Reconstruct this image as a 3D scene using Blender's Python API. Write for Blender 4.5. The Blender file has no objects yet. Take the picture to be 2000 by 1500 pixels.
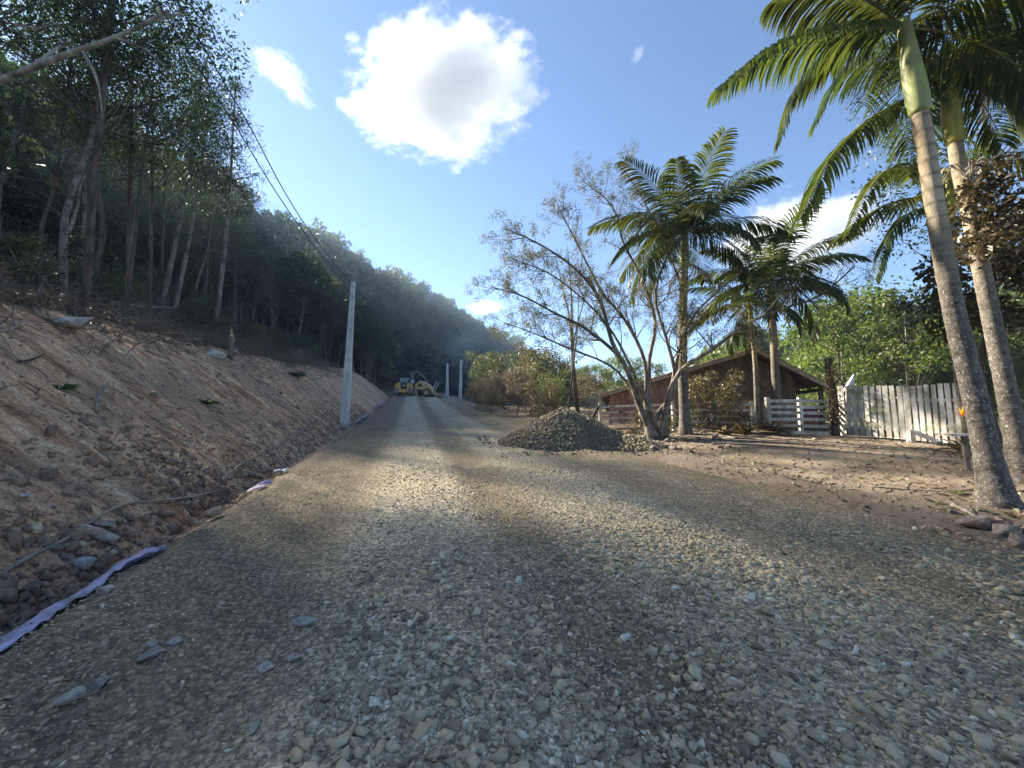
import bpy, math, random
import numpy as np
from mathutils import Vector, Matrix

# ------------------------------------------------------------------ camera, world, sun
scene = bpy.context.scene
C = scene.collection
F_PX, PITCH, EYE = 770.0, math.radians(4.83), 1.6
cam = bpy.data.cameras.new('camera')
cam.sensor_width = 36.0
cam.lens = F_PX / 2000.0 * 36.0
cam.clip_start, cam.clip_end = 0.05, 20000
camo = bpy.data.objects.new('camera', cam)
C.objects.link(camo)
camo.location = (0, 0, EYE)
camo.rotation_euler = (math.pi / 2 + PITCH, 0, 0)
scene.camera = camo

SUN_EL, SUN_AZ = math.radians(31.5), math.radians(-53.3)      # azimuth from +Y, clockwise positive
SUN = Vector((math.sin(SUN_AZ) * math.cos(SUN_EL), math.cos(SUN_AZ) * math.cos(SUN_EL), math.sin(SUN_EL)))
world = bpy.data.worlds.new('World')
scene.world = world
world.use_nodes = True
wn = world.node_tree
wn.nodes.clear()
sky = wn.nodes.new('ShaderNodeTexSky')
sky.sky_type = 'NISHITA'
sky.sun_disc = False
sky.sun_elevation = SUN_EL
sky.sun_rotation = SUN_AZ
sky.altitude = 2000
sky.air_density = 1.0
sky.dust_density = 0.35
sky.ozone_density = 4.2
bg = wn.nodes.new('ShaderNodeBackground')
bg.inputs['Strength'].default_value = 0.05
wo = wn.nodes.new('ShaderNodeOutputWorld')
wn.links.new(sky.outputs[0], bg.inputs[0])
wn.links.new(bg.outputs[0], wo.inputs[0])

sl = bpy.data.lights.new('sun', 'SUN')
sl.energy = 4.2
sl.angle = math.radians(2.6)
sl.color = (1.0, 0.90, 0.74)
so = bpy.data.objects.new('sun', sl)
C.objects.link(so)
so.location = (-40, 30, 60)
so.rotation_euler = SUN.to_track_quat('Z', 'Y').to_euler()

vs = scene.view_settings
vs.view_transform = 'Standard'
vs.look = 'None'
vs.gamma = 1
vs.use_curve_mapping = False
vs.exposure = 2.42
scene.cycles.use_denoising = True
scene.cycles.max_bounces = 7
scene.cycles.diffuse_bounces = 4
scene.cycles.glossy_bounces = 2
scene.cycles.transmission_bounces = 4
scene.cycles.transparent_max_bounces = 6
scene.cycles.volume_bounces = 3
scene.cycles.sample_clamp_indirect = 6
scene.cycles.volume_max_steps = 512
scene.cycles.volume_step_rate = 0.6

# ------------------------------------------------------------------ helpers: numbers
RS = np.random.RandomState(7)
random.seed(7)
def ss(a, b, x):
    t = np.clip((np.asarray(x, float) - a) / (b - a), 0, 1)
    return t * t * (3 - 2 * t)
_T = np.random.RandomState(3).rand(256, 256)
def vnoise(x, y, k=0):
    x = np.asarray(x, float) + 37.3 * k; y = np.asarray(y, float) + 91.7 * k
    xi = np.floor(x).astype(int); yi = np.floor(y).astype(int)
    fx = x - xi; fy = y - yi
    fx = fx * fx * (3 - 2 * fx); fy = fy * fy * (3 - 2 * fy)
    a = _T[xi & 255, yi & 255]; b = _T[(xi + 1) & 255, yi & 255]
    c = _T[xi & 255, (yi + 1) & 255]; d = _T[(xi + 1) & 255, (yi + 1) & 255]
    return (a + (b - a) * fx) * (1 - fy) + (c + (d - c) * fx) * fy
def fbm(x, y, o=4, k=0):
    v = 0; a = 0.5; f = 1.0; t = 0
    for i in range(o):
        v = v + a * vnoise(x * f, y * f, k + i * 3); t += a; a *= 0.5; f *= 2.03
    return v / t - 0.5

# road axes: s runs along the road, u across it (right positive)
YAW = math.radians(14.5)
CS, SN = math.cos(YAW), math.sin(YAW)
def to_su(x, y): return -SN * np.asarray(x, float) + CS * np.asarray(y, float), CS * np.asarray(x, float) + SN * np.asarray(y, float)
def to_xy(s, u): return -SN * np.asarray(s, float) + CS * np.asarray(u, float), CS * np.asarray(s, float) + SN * np.asarray(u, float)
def zr(s):
    s = np.asarray(s, float); c = np.clip(s, 0, 60)
    return 0.05 * c + 0.0005 * c * c + np.where(s < 0, 0.05 * s, 0) + np.where(s > 60, 0.03 * (np.minimum(s, 200) - 60), 0)
FS = [-60, 70, 95, 120, 160, 208, 363, 700]; FU = [-3.1, -3.1, -4.5, -4, 16, 51, 169, 380]
def dist_foot(s, u):
    uf = np.interp(s, FS, FU)
    sl_ = (np.interp(np.asarray(s) + 4, FS, FU) - np.interp(np.asarray(s) - 4, FS, FU)) / 8
    return (uf - u) / np.sqrt(1 + sl_ * sl_)
def road_relief(s, u):
    r = 0.05 * fbm(s * 0.25, u * 1.1, 3, 5)
    r = r + 0.035 * fbm(s * 2.2, u * 2.2, 3, 9) + 0.016 * fbm(s * 11, u * 11, 2, 11)
    r = r - 0.035 * np.exp(-((u - 1.35) / 0.32) ** 2) - 0.03 * np.exp(-((u + 0.95) / 0.25) ** 2) - 0.03 * np.exp(-((u - 4.2) / 0.35) ** 2)
    r = r + 0.045 * np.exp(-((u - 5.1) / 0.16) ** 2) * (0.5 + vnoise(s * 1.3, 0 * s, 4)) + 0.03 * np.exp(-((u - 3.2) / 0.2) ** 2) * vnoise(s * 1.1, 0 * s, 8)
    # tread ridges of the left wheel band
    w = np.exp(-((u + 1.75) / 0.55) ** 2)
    r = r + w * 0.016 * np.sin((s * 0.92 + u * 0.75 + 0.35 * fbm(s, u, 2, 2)) * 2 * math.pi / 0.26) * (0.4 + 0.9 * vnoise(s * 0.7, u, 6))
    r = r + 0.05 * np.exp(-((u + 2.15) / 0.2) ** 2)
    return r
def ground_h(x, y):
    x = np.asarray(x, float); y = np.asarray(y, float)
    s, u = to_su(x, y)
    z0 = zr(s)
    z = z0 - 0.12 * ss(6.9, 6.2, u)
    # yard on the right
    z = z + 0.30 * ss(6.6, 11.5, u) * ss(34, 24, s)
    z = z - 1.7 * ss(38, 60, s) * ss(6.5, 9.5, u)
    far = ss(16, 45, u) * ss(20, 40, y)
    z = z * (1 - 0.8 * far) - 1.0 * far
    z = z + (0.05 * fbm(x * 0.9, y * 0.9, 3, 1) + 0.02 * fbm(x * 5, y * 5, 3, 4)) * ss(6.2, 7.5, u)
    z = z + 0.07 * np.exp(-((u - 7.25) / 0.3) ** 2) * ss(24, 16, s) * vnoise(s * 1.5, u, 3)
    # left: ditch, cut bank, hillside
    d = dist_foot(s, u)
    ditch = -0.30 * np.exp(-((d - 0.0) / 0.45) ** 2) * ss(-1.2, -0.3, d)
    dd = d + 0.7 * fbm(s * 0.22, u * 0.12, 3, 12) * ss(0.2, 2.5, d)
    bank = np.interp(dd, [0, 0.5, 1.2, 3.6, 4.9, 5.5, 6.3], [0, 0.12, 0.65, 2.55, 3.35, 3.58, 3.65])
    Hr = np.interp(s, [-60, 0, 30, 60, 110, 150, 400], [14, 16, 19, 27, 54, 68, 74]) - 3.6
    hill = np.interp(d - 5.6, [0, 1.2, 7.5, 12], [0, 0.25, 3.9, 4.6]) + (Hr - 4.6) * np.interp((d - 5.6) / 64, [0, 0.12, 0.22, 0.5, 0.8, 1, 1.2, 1.6, 2.5], [0, 0.0, 0.07, 0.40, 0.78, 0.98, 1.0, 0.85, 0.7])
    m = ss(-0.1, 0.3, d)
    fur = 0.22 * fbm(s * 1.7 + 0.15 * u, u * 0.28, 4, 15) + 0.12 * fbm(s * 5.5, u * 0.7, 3, 19) + 0.17 * fbm(s * 3, u * 2.2, 5, 23) + 0.07 * fbm(s * 9, u * 9, 3, 27)
    env = ss(0.3, 1.6, d) * ss(9, 5, d) + 0.25
    low = ss(1.9, 0.2, d) * ss(-0.2, 0.4, d) * (0.34 * np.abs(fbm(s * 2.6, u * 2.6, 3, 31)) + 0.16 * fbm(s * 7, u * 7, 2, 33))
    z = z + ditch + m * (bank + hill + fur * env + low) + m * 1.6 * fbm(s * 0.05, u * 0.06, 3, 40) * ss(8, 30, d)
    # hill on the right behind the house, and the far hills
    a = x / np.maximum(y, 1.0)
    rr = np.sqrt(x * x + y * y)
    z = z + 17 * ss(50, 135, rr) * ss(0.36, 0.62, a) * ss(4, 20, u) * (1 + 0.4 * fbm(a * 6, rr * 0.01, 3, 50))
    z = z + 46 * ss(230, 470, rr) * ss(-40, 10, -d) * (1 + 0.6 * fbm(x * 0.008, y * 0.008, 3, 55)) * ss(-0.1, 0.1, a)
    return z
def surf_h(x, y):
    s, u = to_su(x, y)
    g = ground_h(x, y)
    on = (u > -2.5) & (u < 6.45) & (s > -8) & (s < 66)
    return np.where(on, np.maximum(zr(s) + road_relief(s, u), g), g)
FWD = Vector((0, math.cos(PITCH), math.sin(PITCH))); UPV = Vector((0, -math.sin(PITCH), math.cos(PITCH)))
def ray(px, py): return Vector((1, 0, 0)) * ((px - 1000) / F_PX) + UPV * ((750 - py) / F_PX) + FWD
def at(px, py, Y):
    d = ray(px, py); k = Y / d.y
    return Vector((0, 0, EYE)) + d * k
def G(px, py, far=500):
    d = ray(px, py)
    t = np.concatenate([np.arange(0.8, 30, 0.02), np.arange(30, far, 0.2)])
    X = d.x * t; Y = d.y * t; Z = EYE + d.z * t
    hit = np.nonzero(Z < surf_h(X, Y))[0]
    i = hit[0] if len(hit) else len(t) - 1
    return Vector((X[i], Y[i], float(surf_h(X[i], Y[i]))))
def gz(x, y): return float(surf_h(np.float64(x), np.float64(y)))
def pix(v):
    r = Vector(v) - Vector((0, 0, EYE)); zc = r.dot(FWD)
    return (1000 + F_PX * r.x / zc, 750 - F_PX * r.dot(UPV) / zc) if zc > 0.05 else (-9999, -9999)

# ------------------------------------------------------------------ helpers: meshes and objects
def newmesh(name, V, F, mats=None, smooth=False, attrs=None, mi=None):
    me = bpy.data.meshes.new(name)
    V = np.ascontiguousarray(V, dtype=np.float32).reshape(-1, 3)
    if isinstance(F, np.ndarray):
        n, k = F.shape
        me.vertices.add(len(V)); me.vertices.foreach_set('co', V.ravel())
        me.loops.add(n * k); me.loops.foreach_set('vertex_index', np.ascontiguousarray(F, dtype=np.int32).ravel())
        me.polygons.add(n); me.polygons.foreach_set('loop_start', np.arange(0, n * k, k, dtype=np.int32))
    else:
        me.from_pydata([tuple(map(float, v)) for v in V], [], F)
    if mi is not None: me.polygons.foreach_set('material_index', np.asarray(mi, dtype=np.int32))
    if smooth: me.polygons.foreach_set('use_smooth', np.ones(len(me.polygons), dtype=bool))
    for an, (ty, dat) in (attrs or {}).items():
        a = me.attributes.new(an, ty, 'POINT')
        key = {'FLOAT': 'value', 'FLOAT_VECTOR': 'vector', 'FLOAT_COLOR': 'color'}[ty]
        a.data.foreach_set(key, np.ascontiguousarray(dat, dtype=np.float32).ravel())
    if mats is not None:
        for m in (mats if isinstance(mats, (list, tuple)) else [mats]): me.materials.append(m)
    me.update(calc_edges=True)
    return me
def obj(name, me, parent=None, loc=None):
    o = bpy.data.objects.new(name, me); C.objects.link(o)
    if parent: o.parent = parent
    if loc is not None: o.location = loc
    return o
def tag(o, label=None, cat=None, group=None, kind=None):
    if label: o['label'] = label
    if cat: o['category'] = cat
    if group: o['group'] = group
    if kind: o['kind'] = kind
    return o
def thing(name, label, cat, loc=(0, 0, 0), rotz=0, group=None, scale=1, tilt=(0, 0)):
    o = bpy.data.objects.new(name, None); C.objects.link(o)
    o.empty_display_size = 0.2
    o.location = loc; o.rotation_euler = (tilt[0], tilt[1], rotz); o.scale = (scale,) * 3 if not isinstance(scale, tuple) else scale
    return tag(o, label, cat, group)
class B:
    """collects pieces of ONE mesh"""
    def __init__(s): s.V = []; s.F = []; s.n = 0; s.A = []
    def add(s, V, F, a=0.5):
        V = [Vector(v) for v in V]
        s.V += V; s.F += [tuple(i + s.n for i in f) for f in F]; s.A += [a] * len(V); s.n += len(V); return s
    def box(s, c, d, R=None, jit=0, ch=0.0):
        x, y, z = [q / 2 for q in d]
        P = [Vector((sx * x, sy * y, sz * z)) for sz in (-1, 1) for sx, sy in ((-1, -1), (1, -1), (1, 1), (-1, 1))]
        if jit: P = [p + Vector([random.uniform(-jit, jit) for _ in range(3)]) for p in P]
        if R is not None: P = [R @ p for p in P]
        return s.add([p + Vector(c) for p in P], [(3, 2, 1, 0), (4, 5, 6, 7), (0, 1, 5, 4), (1, 2, 6, 5), (2, 3, 7, 6), (3, 0, 4, 7)], random.random())
    def beam(s, a, b, w, h, up=(0, 0, 1)):
        a = Vector(a); b = Vector(b); d = b - a; y = d.normalized()
        x = y.cross(Vector(up)); x = x.normalized() if x.length > 1e-4 else Vector((1, 0, 0)); z = x.cross(y)
        R = Matrix((x, y, z)).transposed()
        return s.box((a + b) / 2, (w, d.length, h), R)
    def tube(s, P, r, n=6, cap=True, a=0.5):
        P = [Vector(p) for p in P]
        if not hasattr(r, '__len__'): r = [r] * len(P)
        V = []; F = []
        x = None
        for i, p in enumerate(P):
            t = (P[min(i + 1, len(P) - 1)] - P[max(i - 1, 0)]).normalized()
            if x is None: x = t.orthogonal().normalized()
            else:
                x = x - t * x.dot(t); x = x.normalized() if x.length > 1e-5 else t.orthogonal().normalized()
            y = t.cross(x)
            for k in range(n):
                q = 2 * math.pi * k / n
                V.append(p + (x * math.cos(q) + y * math.sin(q)) * r[i])
        for i in range(len(P) - 1):
            for k in range(n):
                k2 = (k + 1) % n
                F.append((i * n + k, i * n + k2, (i + 1) * n + k2, (i + 1) * n + k))
        if cap: F.append(tuple(range(n - 1, -1, -1))); F.append(tuple((len(P) - 1) * n + k for k in range(n)))
        return s.add(V, F, a)
    def prism(s, pts, a, b):
        """polygon pts (list of 3D) swept from offset a to offset b (Vectors)"""
        n = len(pts); P = [Vector(p) + Vector(a) for p in pts] + [Vector(p) + Vector(b) for p in pts]
        F = [tuple(range(n - 1, -1, -1)), tuple(range(n, 2 * n))] + [(i, (i + 1) % n, n + (i + 1) % n, n + i) for i in range(n)]
        return s.add(P, F)
    def build(s, name, mat, parent=None, smooth=False, loc=None):
        me = newmesh(name, np.array([tuple(v) for v in s.V]), s.F, mat, smooth, {'v': ('FLOAT', s.A)})
        return obj(name, me, parent, loc)
def spline(P, n):
    P = np.array([tuple(p) for p in P], float); m = len(P)
    Q = np.vstack([2 * P[0] - P[1], P, 2 * P[-1] - P[-2]])
    out = []
    for q in np.linspace(0, m - 1 - 1e-9, n):
        i = int(q); t = q - i
        a, b, c, d = Q[i], Q[i + 1], Q[i + 2], Q[i + 3]
        out.append(0.5 * (2 * b + (c - a) * t + (2 * a - 5 * b + 4 * c - d) * t * t + (3 * b - a - 3 * c + d) * t ** 3))
    return np.array(out)

# ------------------------------------------------------------------ materials
class NT:
    def __init__(s, name):
        s.m = bpy.data.materials.new(name); s.m.use_nodes = True; s.t = s.m.node_tree; s.t.nodes.clear()
        s.out = s.t.nodes.new('ShaderNodeOutputMaterial')
    def n(s, ty, **kw):
        nd = s.t.nodes.new('ShaderNode' + ty)
        for k, v in kw.items():
            if k.startswith('i_'): nd.inputs[k[2:].replace('_', ' ')].default_value = v
            else: setattr(nd, k, v)
        return nd
    def l(s, a, b): s.t.links.new(a, b)
    def noise(s, vec, scale, detail=5, rough=0.6):
        nd = s.n('TexNoise'); nd.inputs['Scale'].default_value = scale; nd.inputs['Detail'].default_value = detail; nd.inputs['Roughness'].default_value = rough
        if vec is not None: s.l(vec, nd.inputs['Vector'])
        return nd.outputs['Fac']
    def mapv(s, vec, sc, rot=(0, 0, 0)):
        nd = s.n('Mapping'); nd.inputs['Scale'].default_value = sc; nd.inputs['Rotation'].default_value = rot; s.l(vec, nd.inputs['Vector']); return nd.outputs[0]
    def ramp(s, fac, stops):
        nd = s.n('ValToRGB'); cr = nd.color_ramp
        while len(cr.elements) < len(stops): cr.elements.new(0.5)
        for e, (p, c) in zip(cr.elements, stops):
            e.position = p; e.color = (c, c, c, 1) if not hasattr(c, '__len__') else (*c, 1)
        s.l(fac, nd.inputs[0]); return nd.outputs[0]
    def mix(s, f, a, b, mode='MIX'):
        nd = s.n('MixRGB', blend_type=mode)
        for i, q in ((0, f), (1, a), (2, b)):
            if isinstance(q, (int, float)): nd.inputs[i].default_value = q
            elif isinstance(q, (tuple, list)): nd.inputs[i].default_value = (*q, 1)
            else: s.l(q, nd.inputs[i])
        return nd.outputs[0]
    def math(s, op, a, b=0.0, clamp=False):
        nd = s.n('Math', operation=op); nd.use_clamp = clamp
        for i, q in ((0, a), (1, b)):
            if isinstance(q, (int, float)): nd.inputs[i].default_value = q
            else: s.l(q, nd.inputs[i])
        return nd.outputs[0]
    def attr(s, name, out='Fac'):
        nd = s.n('Attribute', attribute_name=name); return nd.outputs[out]
    def bump(s, h, strength, dist=0.02):
        nd = s.n('Bump'); nd.inputs['Strength'].default_value = strength; nd.inputs['Distance'].default_value = dist; s.l(h, nd.inputs['Height']); return nd.outputs[0]
    def pbr(s, col, rough=0.85, normal=None, metal=0.0, spec=0.3):
        b = s.n('BsdfPrincipled')
        if isinstance(col, (tuple, list)): b.inputs['Base Color'].default_value = (*col, 1)
        else: s.l(col, b.inputs['Base Color'])
        if isinstance(rough, (int, float)): b.inputs['Roughness'].default_value = rough
        else: s.l(rough, b.inputs['Roughness'])
        b.inputs['Metallic'].default_value = metal; b.inputs['Specular IOR Level'].default_value = spec
        if normal is not None: s.l(normal, b.inputs['Normal'])
        s.l(b.outputs[0], s.out.inputs[0]); return b
def mat(name, c1, c2, scale=5, rough=0.85, bump=0.4, stretch=(1, 1, 1), lo=0.35, hi=0.65, metal=0, spec=0.25, dirt=None, coord='Object', vary=0.0, bd=0.02):
    t = NT(name); tc = t.n('TexCoord').outputs[coord]
    v = t.mapv(tc, stretch)
    f = t.noise(v, scale, 6)
    col = t.ramp(f, [(lo, c1), (hi, c2)])
    if dirt:
        f2 = t.noise(tc, scale * 0.35, 5, 0.7)
        col = t.mix(t.ramp(f2, [(0.48, 0.0), (0.62, 1.0)]), col, dirt)
    if vary:
        hv = t.n('HueSaturation'); oi = t.n('ObjectInfo')
        t.l(t.math('ADD', t.math('MULTIPLY', oi.outputs['Random'], 2 * vary), 1 - vary), hv.inputs['Value']); t.l(col, hv.inputs['Color']); col = hv.outputs[0]
    nrm = t.bump(t.noise(v, scale * 3, 6, 0.7), bump, bd) if bump else None
    t.pbr(col, rough, nrm, metal, spec)
    return t.m
def leafmat(name, cols, trans=0.35, rough=0.5, vary=0.25, tcol=None):
    t = NT(name); oi = t.n('ObjectInfo')
    col = t.ramp(t.attr('v'), [(i / (len(cols) - 1), c) for i, c in enumerate(cols)])
    hv = t.n('HueSaturation')
    r = oi.outputs['Random']
    t.l(t.math('ADD', t.math('MULTIPLY', r, 2 * vary), 1 - vary), hv.inputs['Value'])
    t.l(t.math('ADD', t.math('MULTIPLY', t.math('FRACT', t.math('MULTIPLY', r, 7.13)), 0.05), 0.475), hv.inputs['Hue'])
    t.l(col, hv.inputs['Color'])
    b = t.pbr(hv.outputs[0], rough, None, 0, 0.35)
    tr = t.n('BsdfTranslucent'); t.l(t.mix(1.0, hv.outputs[0], tcol or (1.3, 1.4, 0.6), 'MULTIPLY'), tr.inputs[0])
    mx = t.n('MixShader'); mx.inputs[0].default_value = trans
    t.l(b.outputs[0], mx.inputs[1]); t.l(tr.outputs[0], mx.inputs[2]); t.l(mx.outputs[0], t.out.inputs[0])
    return t.m

MT = {}
MT['bark_dark'] = mat('bark_dark', (0.045, 0.035, 0.028), (0.13, 0.10, 0.08), 6, stretch=(1, 1, 0.25), bump=0.8)
MT['bark_pale'] = mat('bark_pale', (0.14, 0.12, 0.10), (0.38, 0.35, 0.30), 5, stretch=(1, 1, 0.5), bump=0.5, dirt=(0.07, 0.06, 0.05))
MT['bark_grey'] = mat('bark_grey', (0.10, 0.085, 0.07), (0.26, 0.22, 0.18), 7, stretch=(1, 1, 0.4), bump=0.6, dirt=(0.06, 0.05, 0.04))
MT['deadwood'] = mat('deadwood', (0.20, 0.16, 0.12), (0.46, 0.40, 0.33), 8, stretch=(1, 1, 1), bump=0.6, dirt=(0.12, 0.09, 0.07), vary=0.3)
MT['twig'] = mat('twig', (0.07, 0.055, 0.045), (0.20, 0.16, 0.125), 2.5, bump=0, coord='Object')
MT['splinter'] = mat('splinter', (0.32, 0.20, 0.10), (0.62, 0.45, 0.26), 12, bump=0.5)
MT['leaf_forest'] = leafmat('leaf_forest', [(0.018, 0.034, 0.020), (0.036, 0.062, 0.034), (0.072, 0.10, 0.055)], 0.32, vary=0.5)
MT['leaf_olive'] = leafmat('leaf_olive', [(0.035, 0.050, 0.022), (0.075, 0.092, 0.038), (0.13, 0.125, 0.06)], 0.35, vary=0.35)
MT['leaf_bright'] = leafmat('leaf_bright', [(0.05, 0.085, 0.022), (0.11, 0.15, 0.038), (0.21, 0.22, 0.06)], 0.4)
MT['leaf_dry'] = leafmat('leaf_dry', [(0.09, 0.075, 0.052), (0.17, 0.14, 0.10), (0.27, 0.235, 0.175)], 0.28, tcol=(1.15, 1.05, 0.75))
MT['leaf_brown'] = leafmat('leaf_brown', [(0.035, 0.035, 0.016), (0.085, 0.072, 0.038), (0.17, 0.135, 0.08)], 0.3, 0.4, tcol=(1.3, 1.2, 0.6))
MT['leaf_feather'] = leafmat('leaf_feather', [(0.05, 0.055, 0.025), (0.095, 0.095, 0.045), (0.15, 0.14, 0.075)], 0.4, tcol=(1.3, 1.3, 0.6))
MT['needle'] = leafmat('needle', [(0.012, 0.024, 0.016), (0.024, 0.040, 0.026), (0.04, 0.058, 0.038)], 0.12)
MT['palm_leaf'] = leafmat('palm_leaf', [(0.024, 0.040, 0.018), (0.046, 0.070, 0.028), (0.10, 0.115, 0.04)], 0.36, 0.38, 0.2, tcol=(2.0, 1.7, 0.5))
MT['palm_dry'] = leafmat('palm_dry', [(0.10, 0.07, 0.04), (0.20, 0.15, 0.09), (0.30, 0.24, 0.15)], 0.3, 0.6, tcol=(1.2, 1.0, 0.6))
MT['rachis'] = mat('rachis', (0.14, 0.16, 0.05), (0.25, 0.25, 0.09), 6, 0.5, bump=0)
MT['shaft'] = mat('shaft', (0.17, 0.20, 0.06), (0.30, 0.33, 0.125), 4, 0.55, stretch=(3, 3, 0.25), bump=0.25, spec=0.3, dirt=(0.20, 0.20, 0.09))
MT['shaft_yellow'] = mat('shaft_yellow', (0.25, 0.26, 0.055), (0.44, 0.38, 0.10), 4, 0.55, stretch=(3, 3, 0.3), bump=0.25, spec=0.3, dirt=(0.26, 0.20, 0.07))
MT['grass'] = leafmat('grass', [(0.06, 0.08, 0.025), (0.12, 0.14, 0.045), (0.22, 0.20, 0.09)], 0.3)
MT['fern'] = leafmat('fern', [(0.025, 0.048, 0.018), (0.045, 0.085, 0.03), (0.08, 0.13, 0.045)], 0.25)

t = NT('palm_trunk')       # grey, lichen mottled, ring scars carried by attribute v
tc = t.n('TexCoord').outputs['Object']
f = t.noise(tc, 9, 6, 0.7); f2 = t.noise(tc, 28, 5, 0.7); g_ = t.noise(t.mapv(tc, (1, 1, 0.3)), 3)
col = t.ramp(f, [(0.38, (0.05, 0.043, 0.035)), (0.55, (0.115, 0.10, 0.085)), (0.7, (0.20, 0.18, 0.15))])
col = t.mix(t.ramp(f2, [(0.56, 0.0), (0.64, 0.85)]), col, (0.40, 0.38, 0.33))
col = t.mix(t.attr('up'), col, t.ramp(g_, [(0.35, (0.22, 0.17, 0.11)), (0.65, (0.40, 0.34, 0.24))]))
col = t.mix(t.attr('ring'), col, (0.07, 0.055, 0.04))
t.pbr(col, 0.85, t.bump(t.math('ADD', f, f2), 0.5, 0.02)); MT['palm_trunk'] = t.m

def road_cols(t, su):
    u = t.n('SeparateXYZ'); t.l(su, u.inputs[0])
    wob = t.noise(t.mapv(su, (0.22, 0.5, 0)), 1.0, 4)
    uu = t.math('ADD', u.outputs[1], t.math('MULTIPLY', t.math('SUBTRACT', wob, 0.5), 0.4))
    fac = t.math('DIVIDE', t.math('ADD', uu, 3.0), 10.0)
    band = t.ramp(fac, [(0.0, 0.30), (0.16, 0.34), (0.21, 0.40), (0.27, 1.0), (0.37, 1.05), (0.41, 0.46), (0.46, 0.48), (0.50, 0.92), (0.63, 1.0), (0.70, 0.50), (0.76, 0.50), (0.80, 0.62), (0.95, 0.30)])
    return band
# gravel road
t = NT('road_gravel')
su = t.attr('su', 'Vector')
band = road_cols(t, su)
big = t.noise(t.mapv(su, (0.5, 0.9, 0)), 1.2, 5, 0.65)
bb = t.math('ADD', t.math('MULTIPLY', band, 0.8), t.math('MULTIPLY', t.math('SUBTRACT', big, 0.5), 0.9), False)
base = t.ramp(bb, [(0.0, (0.145, 0.115, 0.072)), (0.35, (0.29, 0.232, 0.145)), (0.7, (0.50, 0.42, 0.275)), (1.0, (0.64, 0.56, 0.39))])
vor = t.n('TexVoronoi'); vor.inputs['Scale'].default_value = 30; t.l(su, vor.inputs['Vector'])
vor2 = t.n('TexVoronoi'); vor2.inputs['Scale'].default_value = 75; t.l(su, vor2.inputs['Vector'])
sep = t.n('SeparateColor'); t.l(vor.outputs['Color'], sep.inputs[0])
sep2 = t.n('SeparateColor'); t.l(vor2.outputs['Color'], sep2.inputs[0])
st = t.ramp(sep.outputs[0], [(0.0, 0.45), (0.5, 0.95), (1.0, 1.55)])
st2 = t.ramp(sep2.outputs[1], [(0.0, 0.6), (1.0, 1.35)])
col = t.mix(0.8, base, st, 'MULTIPLY'); col = t.mix(0.8, col, st2, 'MULTIPLY')
col = t.mix(t.ramp(vor.outputs['Distance'], [(0.35, 0.0), (0.8, 0.5)]), col, (0.06, 0.052, 0.042))
hgt = t.math('ADD', t.math('MULTIPLY', vor.outputs['Distance'], -0.8), t.math('MULTIPLY', vor2.outputs['Distance'], -0.4))
t.pbr(col, 0.9, t.bump(hgt, 0.9, 0.03), 0, 0.2); MT['road'] = t.m
# crushed stones: colour from attribute v
t = NT('crushed_stone')
v_ = t.attr('v'); tc = t.n('TexCoord').outputs['Object']
col = t.ramp(v_, [(0.0, (0.17, 0.142, 0.092)), (0.3, (0.34, 0.28, 0.18)), (0.6, (0.52, 0.432, 0.275)), (0.85, (0.67, 0.57, 0.37)), (0.93, (0.60, 0.45, 0.25)), (1.0, (0.74, 0.68, 0.52))])
col = t.mix(t.ramp(t.noise(tc, 30, 4, 0.7), [(0.35, 0.5), (0.6, 0.0)]), col, (0.16, 0.14, 0.11))
t.pbr(col, 0.85, t.bump(t.noise(tc, 60, 4), 0.35, 0.01), 0, 0.3); MT['stone'] = t.m
# ground sheet: zone r = cut soil, g = forest floor, b = yard dirt, none = valley grass
t = NT('ground_soil')
su = t.attr('su', 'Vector')
zn = t.n('SeparateColor'); t.l(t.attr('zone', 'Color'), zn.inputs[0])
tc = t.n('TexCoord').outputs['Object']
st1 = t.noise(t.mapv(su, (1.9, 0.22, 0.0), (0, 0, 0.12)), 1.6, 7, 0.62)
st2 = t.noise(t.mapv(su, (6.0, 0.5, 0.0), (0, 0, 0.08)), 2.0, 6, 0.65)
pat = t.noise(t.mapv(su, (0.35, 0.45, 0.0)), 1.0, 6, 0.65)
grit = t.noise(tc, 22, 6, 0.75)
soil = t.ramp(t.math('ADD', t.math('MULTIPLY', st1, 0.6), t.math('MULTIPLY', st2, 0.4)), [(0.40, (0.23, 0.12, 0.062)), (0.47, (0.46, 0.265, 0.15)), (0.52, (0.59, 0.36, 0.215)), (0.57, (0.66, 0.45, 0.27)), (0.64, (0.76, 0.59, 0.39))])
soil = t.mix(t.ramp(pat, [(0.40, 0.8), (0.55, 0.0)]), soil, (0.34, 0.235, 0.155))
soil = t.mix(t.ramp(t.noise(tc, 1.1, 6, 0.7), [(0.56, 0.0), (0.66, 0.55)]), soil, (0.68, 0.38, 0.235))
soil = t.mix(t.ramp(t.noise(t.mapv(su, (2.2, .8, 0)), 1.4, 7, .7), [(0.54, 0.0), (0.62, 0.75)]), soil, (0.30, 0.215, 0.145))
soil = t.mix(0.75, soil, t.ramp(grit, [(0.35, 0.45), (0.65, 1.6)]), 'MULTIPLY')
litter = t.ramp(t.noise(tc, 7, 7, 0.75), [(0.3, (0.04, 0.032, 0.024)), (0.5, (0.095, 0.07, 0.048)), (0.7, (0.17, 0.13, 0.09))])
yd = t.noise(tc, 0.55, 6, 0.65)
yard = t.ramp(yd, [(0.3, (0.11, 0.085, 0.062)), (0.5, (0.21, 0.165, 0.122)), (0.68, (0.34, 0.275, 0.205))])
yard = t.mix(0.7, yard, t.ramp(grit, [(0.3, 0.5), (0.7, 1.45)]), 'MULTIPLY')
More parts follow.
